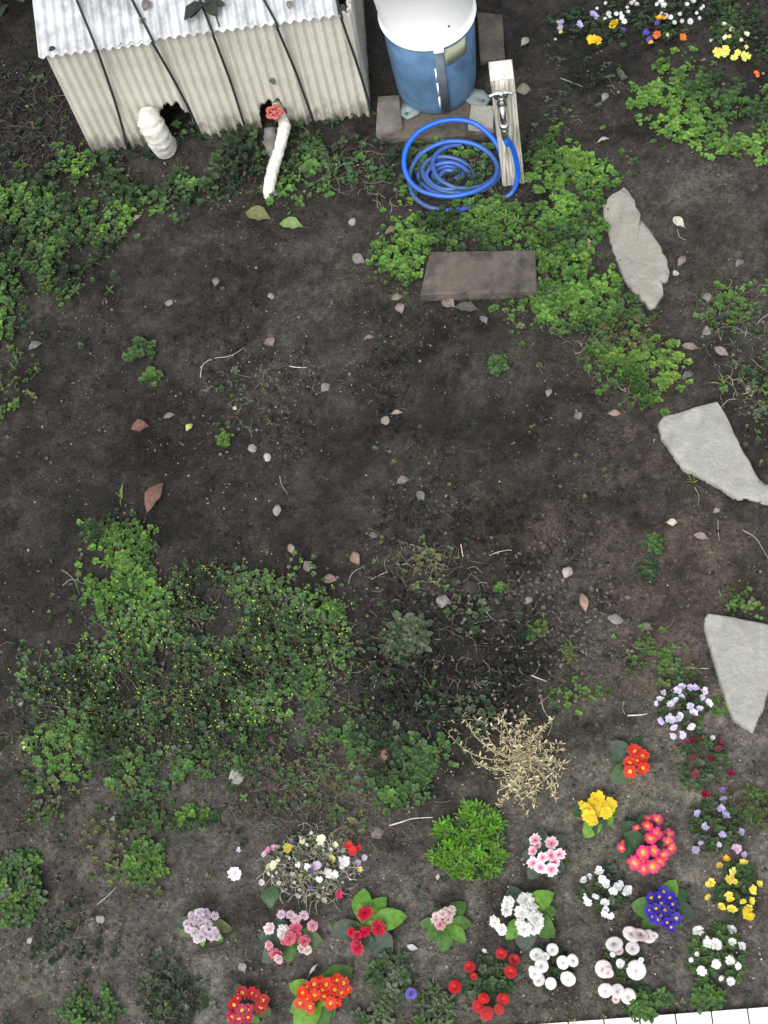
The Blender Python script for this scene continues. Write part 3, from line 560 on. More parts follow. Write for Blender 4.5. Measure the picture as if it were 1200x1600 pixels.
# ---------------------------------------------------------------- ground cover patches
GR = {'moss': (.085, .215, .018), 'bright': (.064, .136, .032), 'fresh': (.088, .180, .034), 'mid': (.050, .098, .036), 'dark': (.032, .058, .028), 'grey': (.075, .098, .064), 'olive': (.080, .104, .042), 'yell': (.15, .225, .04), 'blk': (.019, .023, .018)}
def cpick(w):
    ks = list(w); return GR[random.choices(ks, [w[k] for k in ks])[0]]
def gz0(x, y): return 0.
def ctone(w, br):
    ks = sorted(w, key=lambda k: GR[k][1]); tot = sum(w.values()); u = min(.999, max(0, (br-.5)*1.9+.5+random.gauss(0, .22)))*tot
    for k in ks:
        u -= w[k]
        if u <= 0: return GR[k]
    return GR[ks[-1]]
def patch(name, label, cat, poly, n, size, w, tpl=T_SMALL, nl=6, hmax=.03, pitch=.45, gap=.45, gs=9., stems=0, seed=0, inner=True, edge=1., kind='stuff', m='leaf', ws=1., dots=0):
    poly = np.asarray(poly, float); lo, hi = poly.min(0)-20, poly.max(0)+20; mb = MB(); ctr = G(*poly.mean(0)); rg = np.random.default_rng(seed+500)
    P = rg.uniform(lo, hi, (n*10, 2)); J = P+rg.normal(0, 13*edge, P.shape)*np.where(rg.random((len(P), 1)) < .2, 2.6, .8); P = P[inpoly(J[:, 0], J[:, 1], poly)]
    r = ROT @ np.stack([P[:, 0]-600, 800-P[:, 1], np.full(len(P), -FPX)]); t = -HC/r[2]; gx_, gy_ = r[0]*t, r[1]*t
    ok = np.ones(len(gx_), bool)
    for sp_ in SOLID: ok &= ~inpoly(gx_, gy_, sp_)
    gx_, gy_ = gx_[ok], gy_[ok]
    d = fbm(gx_*gs, gy_*gs, 50+seed, 2); kk = d > gap*rg.uniform(.7, 1.15, len(d)); gx_, gy_, d = gx_[kk][:n], gy_[kk][:n], d[kk][:n]
    zz = hgt(gx_, gy_)+rg.random(len(d))*hmax*(.4+np.clip((d-gap)*4, 0, 1.2)); bb = fbm(gx_*6, gy_*6, 90+seed, 2)
    for x_, y_, z, br in zip(gx_, gy_, zz, bb):
        g = (x_, y_); s = size*random.choice((.5, .7, .85, 1., 1.15, 1.3))*random.uniform(.85, 1.15); c = np.array(ctone(w, br))*(.25+1.35*br)*random.uniform(.75, 1.25)
        if random.random() < .3:
            for q_ in range(2): a = random.uniform(0, 6.28); put(mb, random.choice((T_SMALL, T_ROUND, T_OVAL)), (x_+random.gauss(0, .02), y_+random.gauss(0, .02), z*.4+random.random()*.01+gz0(x_, y_)), a, random.uniform(-.2, .4), random.uniform(-.6, .6), random.uniform(.007, .016), jit(random.choice([(.11, .09, .065), (.07, .055, .045), (.15, .14, .09), c*.6, c*.8]), .3), 1.)
        if random.random() < .16: continue
        tp_ = tpl; u_ = random.random()
        if u_ < .10: tp_ = T_OVAL; s *= 1.35
        elif u_ < .15: tp_ = T_LANCE; s *= 1.7
        elif u_ < .24: tp_ = T_ROUND; s *= 1.1
        rosette(mb, (g[0], g[1], z+.004), s, c, nl+random.choice((-2, -1, 0, 0, 1)), tp_, pitch, inner=inner and u_ > .24, ws=ws)
        if stems and random.random() < stems:
            a = random.uniform(0, 6.28); l = random.uniform(.02, .07); tube(mb, [(g[0], g[1], z*.3+.003), (g[0]+l*.5*math.cos(a), g[1]+l*.5*math.sin(a), z+.008), (g[0]+l*math.cos(a+.4), g[1]+l*math.sin(a+.4), z*.5+.004)], .0009, jit((.2, .17, .11), .3), seg=4, cap=False)
        if dots and random.random() < dots:
            v = ICO[0]*random.uniform(.002, .004)+np.array([g[0]+random.uniform(-.01, .01), g[1]+random.uniform(-.01, .01), z+.012]); mb.add(v, ICO[1], jit((.42, .55, .06), .2))
    o = mb.build(name, m, off=ctr, loc=ctr); tag(o, label, cat, kind=kind); return o
A1 = [(585, 405), (610, 375), (640, 350), (720, 325), (790, 305), (830, 300), (822, 225), (860, 208), (900, 235), (985, 280), (945, 300), (935, 330), (945, 375), (905, 390), (925, 430), (980, 455), (1012, 505), (960, 510), (900, 520), (850, 495), (840, 470), (838, 388), (668, 388), (655, 440), (625, 450)]
patch('ground_cover', 'dense bright green ground cover around the brown block and below the hose', 'ground cover', A1, 1700, .0155, {'bright': 5, 'fresh': 3, 'mid': 3}, tpl=T_SMALL, gap=.33, hmax=.03, stems=.02, seed=1)
patch('ground_cover', 'yellow-green clump of ground cover just above the triangular flagstone', 'ground cover', [(920, 545), (980, 530), (1030, 540), (1058, 575), (1040, 615), (1005, 640), (985, 600), (930, 590)], 240, .016, {'bright': 4, 'fresh': 5, 'yell': 2}, gap=.3, stems=.2, seed=2)
patch('ground_cover', 'thin green tufts with bare stems between block and triangular flagstone', 'ground cover', [(780, 462), (840, 460), (900, 510), (1010, 500), (1020, 540), (930, 560), (915, 540), (790, 500)], 130, .013, {'bright': 4, 'olive': 3}, gap=.42, stems=.5, seed=3)
patch('ground_cover', 'sparse dark green weeds growing through the coiled blue hose', 'ground cover', [(598, 200), (625, 195), (660, 235), (760, 225), (778, 270), (740, 300), (640, 300), (600, 285), (605, 240)], 210, .014, {'mid': 4, 'dark': 3, 'bright': 1}, gap=.4, hmax=.02, stems=.1, seed=4)
patch('ground_cover', 'rough green weeds mixed with litter between the wrapped pipe and the hose', 'ground cover', [(430, 215), (500, 195), (580, 190), (600, 240), (600, 290), (540, 280), (480, 300), (430, 325), (425, 260)], 260, .017, {'mid': 4, 'dark': 4, 'bright': 1, 'grey': 1}, tpl=T_ROUND, nl=3, inner=False, gap=.4, stems=.15, seed=5)
patch('ground_cover', 'bright leaves around the foot of the slim wrapped pipe', 'ground cover', [(435, 235), (500, 225), (530, 260), (500, 305), (450, 320), (432, 290)], 130, .019, {'mid': 4, 'bright': 4}, tpl=T_ROUND, nl=3, inner=False, gap=.36, seed=6)
patch('ground_cover', 'dark broad-leaved weeds along the foot of the corrugated shed', 'ground cover', [(150, 245), (310, 215), (330, 200), (405, 210), (415, 280), (370, 300), (300, 315), (210, 335), (180, 290)], 620, .019, {'mid': 4, 'dark': 5, 'bright': 1, 'fresh': .5, 'grey': 1}, tpl=T_ROUND, nl=3, inner=False, gap=.36, hmax=.05, stems=.1, seed=7)
patch('ground_cover', 'thick green ground cover spreading in from the left edge below the shed', 'ground cover', [(-60, 290), (0, 285), (60, 265), (150, 250), (215, 290), (210, 340), (185, 375), (150, 420), (110, 460), (50, 490), (0, 540), (-60, 540)], 1500, .015, {'mid': 5, 'bright': 4, 'dark': 4, 'fresh': 1}, gap=.36, hmax=.05, stems=.05, seed=8, dots=.03)
patch('ground_cover', 'dark weedy growth and shade plants left of the corrugated shed', 'ground cover', [(-60, 100), (60, 100), (100, 180), (150, 255), (40, 270), (-60, 300)], 260, .015, {'blk': 6, 'dark': 2}, tpl=T_ROUND, nl=4, gap=.4, stems=.25, seed=9)
patch('ground_cover', 'sparse small weeds by the left edge on the bare soil', 'ground cover', [(-40, 560), (40, 550), (70, 580), (50, 620), (20, 655), (-40, 660)], 75, .014, {'mid': 3, 'olive': 3}, nl=4, gap=.4, stems=.2, seed=10)
patch('ground_cover', 'green ground cover at the upper right below the pale yellow violas', 'ground cover', [(985, 160), (1010, 105), (1045, 90), (1090, 110), (1110, 135), (1160, 160), (1260, 150), (1260, 260), (1150, 258), (1100, 240), (1050, 218), (1010, 195)], 750, .0165, {'bright': 4, 'mid': 4, 'fresh': 2}, nl=5, gap=.38, hmax=.03, seed=11)
patch('ground_cover', 'dark green leaves in the top right corner', 'ground cover', [(1100, -50), (1180, -50), (1200, 50), (1230, 120), (1160, 80), (1105, 40)], 260, .017, {'mid': 4, 'dark': 4}, nl=5, gap=.35, seed=12)
patch('ground_cover', 'thin mixed weeds at the right edge above the triangular flagstone', 'ground cover', [(1100, 470), (1150, 455), (1240, 425), (1240, 640), (1170, 640), (1150, 590), (1170, 530), (1100, 520)], 200, .0125, {'mid': 3, 'bright': 3, 'olive': 2, 'grey': 2}, nl=5, gap=.46, stems=.35, seed=13)
patch('ground_cover', 'small bright weed clump right of the narrow flagstone', 'ground cover', [(1095, 480), (1130, 465), (1165, 480), (1155, 505), (1110, 510)], 55, .0135, {'bright': 3, 'fresh': 2, 'grey': 1}, nl=5, gap=.3, stems=.3, seed=14)
patch('ground_cover', 'bright tip of the weed mat pointing up at the left', 'ground cover', [(150, 828), (210, 822), (238, 850), (232, 930), (200, 960), (150, 955), (135, 920), (165, 880)], 480, .0145, {'bright': 4, 'fresh': 5, 'mid': 2}, gap=.3, hmax=.035, seed=15)
patch('ground_cover', 'dark mat of chickweed dotted with tiny lime buds in the left middle', 'ground cover', [(235, 900), (300, 890), (440, 895), (520, 945), (545, 1010), (520, 1080), (430, 1125), (330, 1160), (200, 1180), (90, 1160), (40, 1110), (30, 1050), (90, 1030), (180, 1030), (190, 960)], 3900, .0098, {'mid': 6, 'dark': 5, 'bright': 1.2, 'grey': 1}, nl=5, gap=.37, hmax=.06, stems=.16, seed=16, dots=.24, gs=13., inner=False)
patch('ground_cover', 'medium green lower lobe of the weed mat at the left', 'ground cover', [(60, 1150), (190, 1140), (200, 1200), (130, 1225), (70, 1210)], 240, .0125, {'mid': 5, 'bright': 3}, gap=.32, hmax=.03, seed=17)
patch('ground_cover', 'mixed green weeds below the chickweed mat', 'ground cover', [(200, 1190), (330, 1140), (430, 1130), (420, 1180), (350, 1220), (330, 1290), (260, 1310), (190, 1310), (150, 1280)], 430, .013, {'mid': 5, 'bright': 2, 'dark': 2, 'olive': 1}, gap=.38, hmax=.03, stems=.08, seed=18)
patch('ground_cover', 'scattered green weeds in the middle between the dark heap and the mossy mound', 'ground cover', [(525, 1140), (580, 1120), (700, 1180), (720, 1225), (640, 1260), (590, 1260), (600, 1200), (530, 1180)], 300, .0155, {'mid': 4, 'bright': 3, 'dark': 3}, nl=5, gap=.4, hmax=.03, stems=.12, seed=19)
patch('ground_cover', 'dark withered leaf heap left of the bare soil centre', 'ground cover', [(560, 980), (640, 930), (760, 920), (850, 960), (850, 1080), (760, 1150), (620, 1130), (550, 1060)], 760, .0125, {'blk': 7, 'dark': 3, 'grey': 3}, nl=4, gap=.4, hmax=.03, stems=.12, seed=20, m='dry')
patch('ground_cover', 'few olive sprigs at the top of the dark withered heap', 'ground cover', [(610, 860), (660, 855), (710, 880), (700, 910), (640, 905)], 60, .013, {'olive': 4, 'mid': 3, 'grey': 2}, tpl=T_ROUND, nl=3, inner=False, gap=.3, stems=.7, seed=21)
patch('ground_cover', 'sparse green weeds above the lavender violas', 'ground cover', [(975, 1000), (1020, 995), (1040, 1030), (1080, 1050), (1060, 1075), (1020, 1055), (985, 1030)], 95, .0135, {'mid': 3, 'bright': 2, 'olive': 2}, nl=5, gap=.35, stems=.3, seed=22)
patch('ground_cover', 'little weeds around the top corner of the wedge-shaped flagstone', 'ground cover', [(1125, 945), (1160, 935), (1190, 965), (1130, 968)], 32, .015, {'bright': 2, 'olive': 2}, tpl=T_ROUND, nl=3, gap=.2, seed=23)
patch('ground_cover', 'short row of bright seedlings right of the dried straw plant', 'ground cover', [(865, 1082), (930, 1078), (935, 1100), (870, 1098)], 26, .0135, {'bright': 3, 'fresh': 2}, nl=4, gap=.2, seed=24)
patch('ground_cover', 'mossy tuft at the right edge beside the lilac violas', 'ground cover', [(1158, 1245), (1210, 1240), (1215, 1280), (1160, 1275)], 70, .013, {'bright': 3, 'olive': 2}, gap=.2, seed=25)
patch('ground_cover', 'greyish weeds around the edge in the left lower corner', 'ground cover', [(30, 1440), (140, 1420), (260, 1500), (330, 1560), (260, 1610), (200, 1570), (90, 1520), (40, 1490)], 170, .0125, {'grey': 5, 'dark': 3, 'olive': 1}, nl=5, gap=.46, stems=.3, seed=26)
patch('ground_cover', 'faint olive sprouts left of the bright green seedling clump', 'ground cover', [(140, 1290), (190, 1300), (260, 1390), (200, 1420), (150, 1350)], 55, .013, {'olive': 4, 'mid': 2}, nl=4, gap=.4, seed=27)
patch('ground_cover', 'scattered weeds at the left edge below the weed mat', 'ground cover', [(-20, 1200), (60, 1210), (110, 1230), (90, 1290), (-20, 1300)], 70, .017, {'mid': 3, 'olive': 2, 'grey': 2}, tpl=T_ROUND, nl=3, gap=.42, stems=.3, seed=28)
patch('ground_cover', 'low weeds across the upper right soil below the pansies', 'ground cover', [(850, 90), (1000, 85), (980, 140), (920, 150), (900, 220), (840, 190)], 75, .015, {'grey': 4, 'mid': 2, 'dark': 2}, tpl=T_ROUND, nl=3, gap=.42, stems=.3, seed=29)
patch('ground_cover', 'tiny seedlings under the soil edge at the bottom by the white paving', 'ground cover', [(860, 1560), (1000, 1545), (1200, 1530), (1200, 1570), (860, 1590)], 26, .008, {'olive': 3, 'mid': 2}, nl=4, gap=.2, seed=30)
patch('ground_cover', 'thin pale sprouts over the middle soil near the white pebbles', 'ground cover', [(330, 600), (440, 590), (450, 640), (380, 700), (330, 700)], 40, .010, {'olive': 3, 'mid': 3, 'grey': 3}, nl=4, gap=.4, stems=.5, seed=31)
sd_ = [(-20, 350), (1220, 230), (1220, 1590), (-20, 1590)]
patch('seedlings', 'minute scattered seedlings dotted thinly over the bare soil', 'seedlings', sd_, 420, .0075, {'olive': 3, 'mid': 4, 'dark': 3}, nl=4, gap=.53, gs=3.5, hmax=.006, seed=40, inner=False, pitch=.3)
patch('seedlings', 'fringe of sparse weeds along the right edge between the two lower flagstones', 'seedlings', [(1130, 480), (1240, 430), (1240, 760), (1180, 720), (1140, 620)], 120, .010, {'olive': 3, 'mid': 4, 'bright': 2}, nl=4, gap=.4, hmax=.01, seed=41, inner=False)
patch('seedlings', 'loose weeds fringing the left half of the chickweed mat', 'seedlings', [(10, 1020), (190, 900), (260, 1000), (220, 1230), (90, 1260), (0, 1200)], 260, .010, {'olive': 2, 'mid': 4, 'dark': 4, 'grey': 2}, nl=4, gap=.42, hmax=.015, seed=42, stems=.3)
patch('seedlings', 'grey-green sprouts and faded leaves through the brown stem tangle', 'seedlings', [(340, 1200), (430, 1150), (520, 1180), (610, 1250), (590, 1330), (520, 1310), (370, 1290)], 240, .011, {'grey': 4, 'mid': 3, 'olive': 3}, nl=4, gap=.38, hmax=.02, seed=44, stems=.2)
patch('seedlings', 'loose weeds between the chickweed mat and the brown stem tangle', 'seedlings', [(330, 1120), (560, 1080), (600, 1200), (480, 1280), (330, 1230)], 220, .010, {'olive': 3, 'mid': 4, 'dark': 3, 'bright': 1}, nl=4, gap=.42, hmax=.015, seed=43, stems=.3)
# tangle of dead stems
def tangle(label, poly, n, l0, l1, cols, r=.0009, hz_=.02, name='dead_stems'):
    poly = np.asarray(poly, float); lo, hi = poly.min(0), poly.max(0); mb = MB(); ctr = G(*poly.mean(0)); k = 0
    while k < n:
        px, py = random.uniform(lo[0], hi[0]), random.uniform(lo[1], hi[1])
        if not inpoly(np.array([px]), np.array([py]), poly)[0]: continue
        k += 1; g = G(px, py); a = random.uniform(0, 6.28); l = random.uniform(l0, l1); cv = random.uniform(-2.2, 2.2); p = np.array([g[0], g[1]]); pts = []
        for i in range(6):
            pts.append((p[0], p[1], gz(p[0], p[1])+.002+hz_*random.random()*math.sin(math.pi*i/5))); p = p+l/5*np.array([math.cos(a), math.sin(a)]); a += cv/5+random.uniform(-.3, .3)
        tube(mb, spline(pts, 2), r*random.uniform(.6, 1.5), jit(random.choice(cols), .3), seg=4, cap=False)
    o = mb.build(name, 'dry', off=ctr, loc=ctr); tag(o, label, 'dead stems', kind='stuff')
BRN = [(.14, .118, .095), (.20, .175, .14), (.09, .075, .062), (.11, .105, .08)]; PALE = [(.34, .31, .25), (.25, .22, .17)]
tangle('brown tangle of dead stems and roots above the mixed violas', [(340, 1200), (430, 1150), (520, 1180), (600, 1260), (590, 1330), (520, 1310), (370, 1290)], 620, .012, .06, BRN, .0008)
tangle('dead stems at the left end of the chickweed mat', [(80, 1060), (200, 1010), (210, 1080), (120, 1140), (70, 1110)], 90, .04, .12, BRN+PALE)
tangle('pale roots at the right rim of the chickweed mat', [(400, 940), (545, 960), (545, 1090), (430, 1120)], 90, .04, .1, PALE+BRN)
tangle('thin pale stalks over the dark withered heap', [(560, 870), (720, 850), (850, 930), (840, 1100), (600, 1050)], 130, .03, .1, PALE+BRN)
tangle('dead runners under the ground cover near the triangular flagstone', [(860, 480), (1000, 520), (1040, 600), (960, 620), (890, 560)], 80, .03, .1, PALE+BRN)
tangle('fine dry stems strewn at the right edge', [(1090, 450), (1230, 420), (1240, 700), (1150, 650)], 90, .03, .1, PALE+BRN)
tangle('fine litter of stems over the middle soil', [(300, 520), (600, 500), (640, 640), (330, 720)], 60, .02, .06, BRN+PALE, .0007, .004)
tangle('dark litter of stems behind and beside the corrugated shed', [(-40, 120), (80, 120), (150, 250), (-40, 280)], 160, .05, .15, [(.05, .045, .04), (.09, .08, .07)], .0014)
tangle('thin dry stems strewn between the pipe and the slab', [(480, 230), (600, 230), (640, 330), (520, 300)], 70, .04, .1, BRN+PALE)
tangle('sparse dry stems around the flower bed', [(300, 1250), (1190, 1180), (1180, 1570), (300, 1590)], 110, .02, .06, PALE+BRN, .0008, .004)

# ---------------------------------------------------------------- flowers
PJ = [1]
def petal(mb, c, yaw, ln, w, col, col2, pitch=.15, notch=0., z=0.):
    st = [0, .35, .75, 1.0]; hw = [.12, .42, .58, .34]; v = []; cs = []
    for t_, h in zip(st, hw):
        for s in (1, 0, -1):
            x = t_*ln*(1-(notch if (t_ == 1. and s == 0) else 0)); v.append((x, s*h*w, math.sin(t_*2.2)*ln*.12+(abs(s)*.04*ln)))
            cs.append(np.array(col2)*(1-min(1, t_*1.35))+np.array(col)*min(1, t_*1.35) if col2 is not None else col)
    if not PJ[0]: v = [(a*random.uniform(.97, 1.03), b, z_) for a, b, z_ in v]
    else: v = [(a*random.uniform(.9, 1.1), b*random.uniform(.85, 1.15), z_+random.uniform(-.04, .06)*ln) for a, b, z_ in v]
    M = rotm(yaw+random.uniform(-.1, .1)*PJ[0], pitch+random.uniform(-.1, .2)*PJ[0], random.uniform(-.3, .3)*PJ[0]); f = [(i*3+j, (i+1)*3+j, (i+1)*3+j+1, i*3+j+1) for i in range(3) for j in (0, 1)]
    mb.add(np.array(v) @ M.T+np.array([c[0], c[1], c[2]+z]), np.array(f), np.clip(np.array(cs), 0, 1))
def stalk(mb, L): tube(mb, [(0, 0, -L), (.002, 0, -L*.5), (0, 0, 0)], .0013, (.09, .16, .04), seg=5, cap=False)
FM = {}; NV = 4; FS = {'prim': 1.22, 'double': 1.15, 'viola': 1.3, 'pom': 1.06, 'daisy': 1.12}
def fmesh(kind, col, rim=None, var=0, col2=None):
    key = (kind, tuple(col), rim, var, col2)
    if key in FM: return FM[key]
    PJ[0] = 0 if kind == 'pom' else 1; mb = MB(); eye = None; r = .021; fade = 1-.07*(var % 5 if var else 0)
    col = tuple(np.clip(np.array(col)*fade+(1-fade)*.12, 0, 1))
    if kind == 'prim':
        stalk(mb, .05)
        for i in range(5): petal(mb, (0, 0, 0), i*1.2566+var, r, r*.98, col, col2 if col2 else np.array(col)*.8, .12, .2, z=.0006*(i % 2))
    elif kind == 'double':
        stalk(mb, .045)
        for k, (n, s, p) in enumerate(((6, 1., .05), (6, .78, .4), (5, .55, .75), (4, .35, 1.1))):
            for i in range(n): petal(mb, (0, 0, 0), i*6.283/n+k*.5+random.uniform(-.2, .2), r*s, r*s*.9, np.array(col)*random.uniform(.9, 1.08) if k else (np.array(rim) if rim else np.array(col)), None, p, .15, z=.003*k)
    elif kind == 'viola':
        stalk(mb, .035); up = col2 or col
        for a, s, c in ((1.15, 1., up), (1.95, 1., up), (.15, .8, col), (3.0, .8, col), (-1.57, .95, col)): petal(mb, (0, 0, 0), a+random.uniform(-.15, .15), r*.85*s, r*.8*s, c, None, random.uniform(-.1, .6), .1, z=random.uniform(0, .002))
    elif kind == 'pom':
        stalk(mb, .04)
        for k, (n, s, p) in enumerate(((20, 1., .02), (18, .9, .25), (16, .74, .5), (12, .55, .8), (8, .35, 1.15))):
            for i in range(n): petal(mb, (0, 0, 0), i*6.283/n+k*.17, r*s, r*.34, np.array(rim if (rim and k > 2) else col)*random.uniform(.92, 1.05), None, p, 0, z=.0015*k)
    elif kind == 'daisy':
        stalk(mb, .04)
        for k in range(2):
            for i in range(9): petal(mb, (0, 0, 0), i*.698+k*.35, r*(1-.12*k), r*.42, col, None, .08+.2*k, .1, z=.001*k)
    me = mb.mesh('flower', 'petal'); em = None
    if kind in ('prim', 'viola', 'daisy'):
        mb = MB(); ec = {'prim': (.85, .55, .02), 'viola': (.8, .5, .03), 'daisy': (.75, .55, .1)}[kind]; er = {'prim': .30, 'viola': .14, 'daisy': .2}[kind]*r
        v = []; f = []
        for k, (a, z) in enumerate(((1., .0022), (.75, .0034), (.3, .0028))):
            for i in range(10): t_ = i*.6283; q = er*a*(1+(.18 if i % 2 and k == 0 else 0)); v.append((q*math.cos(t_), q*math.sin(t_), z))
        for k in range(2): f += [[k*10+i, k*10+(i+1) % 10, (k+1)*10+(i+1) % 10, (k+1)*10+i] for i in range(10)]
        f.append([20+i for i in range(10)]); cs = np.array([ec]*20+[(ec[0]*.75, ec[1]*.7, ec[2])]*10); mb.add(v, f, cs); em = mb.mesh('eye', 'petal')
    elif kind == 'pom' and rim:
        mb = MB(); v = ICO[0]*np.array([.004, .004, .003])+[0, 0, .009]; mb.add(v, ICO[1], (.75, .35, .05)); em = mb.mesh('eye', 'petal')
    FM[key] = (me, em); return FM[key]
def flower(root, rloc, px, py, size_px, kind, col, z, rim=None, col2=None, tilt=.35, eyes=True, dirn=None):
    """size_px: diameter in photograph pixels, turned into metres at the flower's own place"""
    me, em = fmesh(kind, col, rim, random.choice((0, 1, 2, 3, 4)), col2)
    g = G(px, py); z0 = gz(g[0], g[1])+z; p = G(px, py, z0); D = np.linalg.norm(p-np.array([0, 0, HC])); sc = size_px*D/FPX/.042*FS[kind]
    o = link('flower', me, root, Vector(p-rloc)); o.scale = (sc*random.uniform(.9, 1.1), sc*(random.uniform(.6, 1.05) if kind == 'viola' else random.uniform(.85, 1.05)), sc); d = p-rloc; a = math.atan2(d[1], d[0])
    tl = tilt*min(1.3, np.hypot(d[0], d[1])/.05)*random.uniform(.4, 1.5)+random.uniform(-.12, .2)
    o.rotation_euler = (Matrix.Rotation(a, 3, 'Z') @ Matrix.Rotation(tl, 3, 'Y') @ Matrix.Rotation(random.uniform(0, 6.28), 3, 'Z')).to_euler()
    if em and eyes: e = link('eye', em, o)
    return o
def bigleaves(root, rloc, LV, tpl=T_BIG):
    """one mesh per large leaf: (tip px, tip py, width factor, colour, lift)"""
    for (px, py, ws, c, lift) in LV:
        q = G(px, py, .03); d = q-rloc; L = np.hypot(d[0], d[1])*.93+.002; a = math.atan2(d[1], d[0])
        mb = MB(); put(mb, tpl, (0, 0, 0), 0, 0, random.uniform(-.15, .15), L, jit(c, .08), ws*.8); o = mb.build('leaf', 'leaf', root, True)
        o.location = (0, 0, .012+lift); o.rotation_euler = (0, -random.uniform(.05, .25), a)
def bush(root, rloc, rpx, n, size, w, tpl=T_SMALL, nl=5, h=.05, pitch=.5, ell=1., cxy=None, name='foliage', ws=1.):
    mb = MB(); R_ = rpx*2.25e-3
    for i in range(n):
        a = random.uniform(0, 6.28); r = R_*math.sqrt(random.random())*(1+.09*math.sin(3*a+rpx)+.07*math.sin(7*a+rpx*2)); x, y = r*math.cos(a)*ell, r*math.sin(a)
        z = h*random.uniform(.15, 1)*(1-.6*(r/R_)**2) if r < R_ else .005
        rosette(mb, (x, y, max(.003, z)), size*random.uniform(.7, 1.3), np.array(cpick(w))*random.uniform(.75, 1.2), nl, tpl, pitch, ws=ws)
    for i in range(6):
        a = random.uniform(0, 6.28); tube(mb, [(0, 0, -.02), (R_*.3*math.cos(a), R_*.3*math.sin(a), h*.5), (R_*.7*math.cos(a), R_*.7*math.sin(a), h*.6)], .0013, (.08, .12, .04), seg=4, cap=False)
    return mb.build(name, 'leaf', root)
def plant(name, label, cat, px, py, group='flowering plants of the bed'):
    p = GG(px, py); return empty(name, p, label, cat, group), p
za = lambda x, y: (800+x/3, 1040+y/3)
zb = lambda x, y: (800+x/3, 1320+y/3)
zc = lambda x, y: (500+x/3, 1240+y/3)
zd = lambda x, y: (240+x/3, 1280+y/3)
DG, MG, LG = (.035, .075, .035), (.06, .13, .03), (.11, .24, .035)
GG_ = (.06, .085, .06)
def primrose(label, cx, cy, conv, FL, LV, col, kind='prim', size=17, z=.07, rim=None, col2=None, center=None, dens=0, name='primrose', cat='primrose', eyes=True, tilt=.35, fol=10):
    t, p = plant(name, label, cat, cx, cy)
    bigleaves(t, p, [(*conv(x, y), w, c, l) for (x, y, w, c, l) in LV])
    mb = MB()
    for i in range(fol): a = i*2.4; put(mb, T_BIG, (0, 0, .01), a, .25, 0, random.uniform(.025, .045), jit(DG, .2), .9)
    mb.build('foliage', 'leaf', t)
    for q in FL:
        x, y = conv(q[0], q[1]); s = q[2] if len(q) > 2 else size; c = q[3] if len(q) > 3 else col
        flower(t, p, x, y, s, kind, c, z*random.uniform(.85, 1.1), rim, col2, tilt, eyes)
    return t
RED = (.62, .025, .012)
primrose('orange-red primrose with four yellow-eyed blooms, uppermost of the primroses at right', 990, 1190, za, [(575, 403, 19), (553, 455, 19), (553, 495, 19), (613, 478, 19), (612, 425, 18), (590, 445, 16)],
         [(450, 365, 1.25, GG_, .0), (590, 325, 1.1, DG, 0), (475, 555, 1.2, (.05, .10, .045), 0), (460, 440, 1., DG, 0), (690, 425, 1., (.05, .06, .045), 0)], RED)
primrose('lemon yellow primrose below and left of the orange-red one', 938, 1265, za, [(400, 625, 21), (455, 655, 21), (415, 675, 20), (365, 705, 20), (350, 672, 18), (385, 655, 19), (440, 690, 17), (330, 650, 10), (380, 725, 16)],
         [(470, 750, 1.1, LG, .0), (350, 810, 1., LG, .0), (505, 690, 1.1, MG, 0), (275, 690, 1., DG, 0), (400, 800, 1., DG, 0)], (.80, .58, .02))
primrose('magenta pink primrose with yellow eyes and dark leaves, largest pink plant at right', 1012, 1322, za, [(680, 725), (675, 790), (650, 812), (728, 828), (735, 795), (615, 877, 19), (665, 870), (710, 885), (585, 765, 11), (515, 855, 12), (520, 835, 10), (635, 755), (657, 940, 19), (575, 925, 18), (690, 915, 18), (620, 955, 16), (745, 855, 16), (640, 720, 12), (605, 905, 16)],
         [(500, 740, 1.1, DG, .0), (600, 690, 1.1, DG, 0), (475, 880, 1.1, DG, 0), (540, 880, .9, MG, 0), (520, 800, 1.2, DG, .02), (560, 860, 1.1, DG, .02), (590, 960, 1., MG, 0)], (.72, .02, .16), col2=(.75, .25, .1))
primrose('white and candy pink primrose with grey-green leaves beside the mossy mound', 851, 1340, zc, [(1010, 220, 18), (1085, 235, 18), (1120, 285, 17), (1000, 270, 14), (1000, 325, 16), (1035, 345, 17), (1085, 355, 17), (1045, 300, 15), (1085, 290, 16), (1020, 245, 14), (1100, 320, 14)],
         [(1025, 160, 1.1, GG_, 0), (1150, 190, 1.1, GG_, 0), (1175, 270, 1.1, GG_, 0), (945, 290, 1.1, GG_, 0), (985, 405, 1.1, GG_, 0), (1110, 410, 1.1, GG_, 0), (1150, 350, 1.1, GG_, 0), (960, 210, 1., GG_, 0)], (.86, .68, .74), col2=(.58, .03, .14), eyes=False, size=18)
primrose('large white double primrose with broad light green leaves', 820, 1432, zc, [(885, 515, 22), (880, 545, 18), (965, 500, 22), (950, 555, 22), (1010, 585, 22), (960, 635, 23), (1000, 625, 21), (985, 545, 22), (940, 610, 16), (825, 605, 18), (855, 635, 18), (815, 590, 12), (1020, 610, 16)],
         [(1090, 455, 1., LG, .01), (1115, 545, 1., MG, 0), (1110, 665, 1.1, MG, .0), (1020, 640, 1., MG, .01), (975, 740, 1.2, GG_, 0), (880, 435, 1.1, GG_, 0), (880, 690, 1., LG, 0), (930, 600, .8, LG, .03)], (.88, .88, .86), kind='double', z=.075)
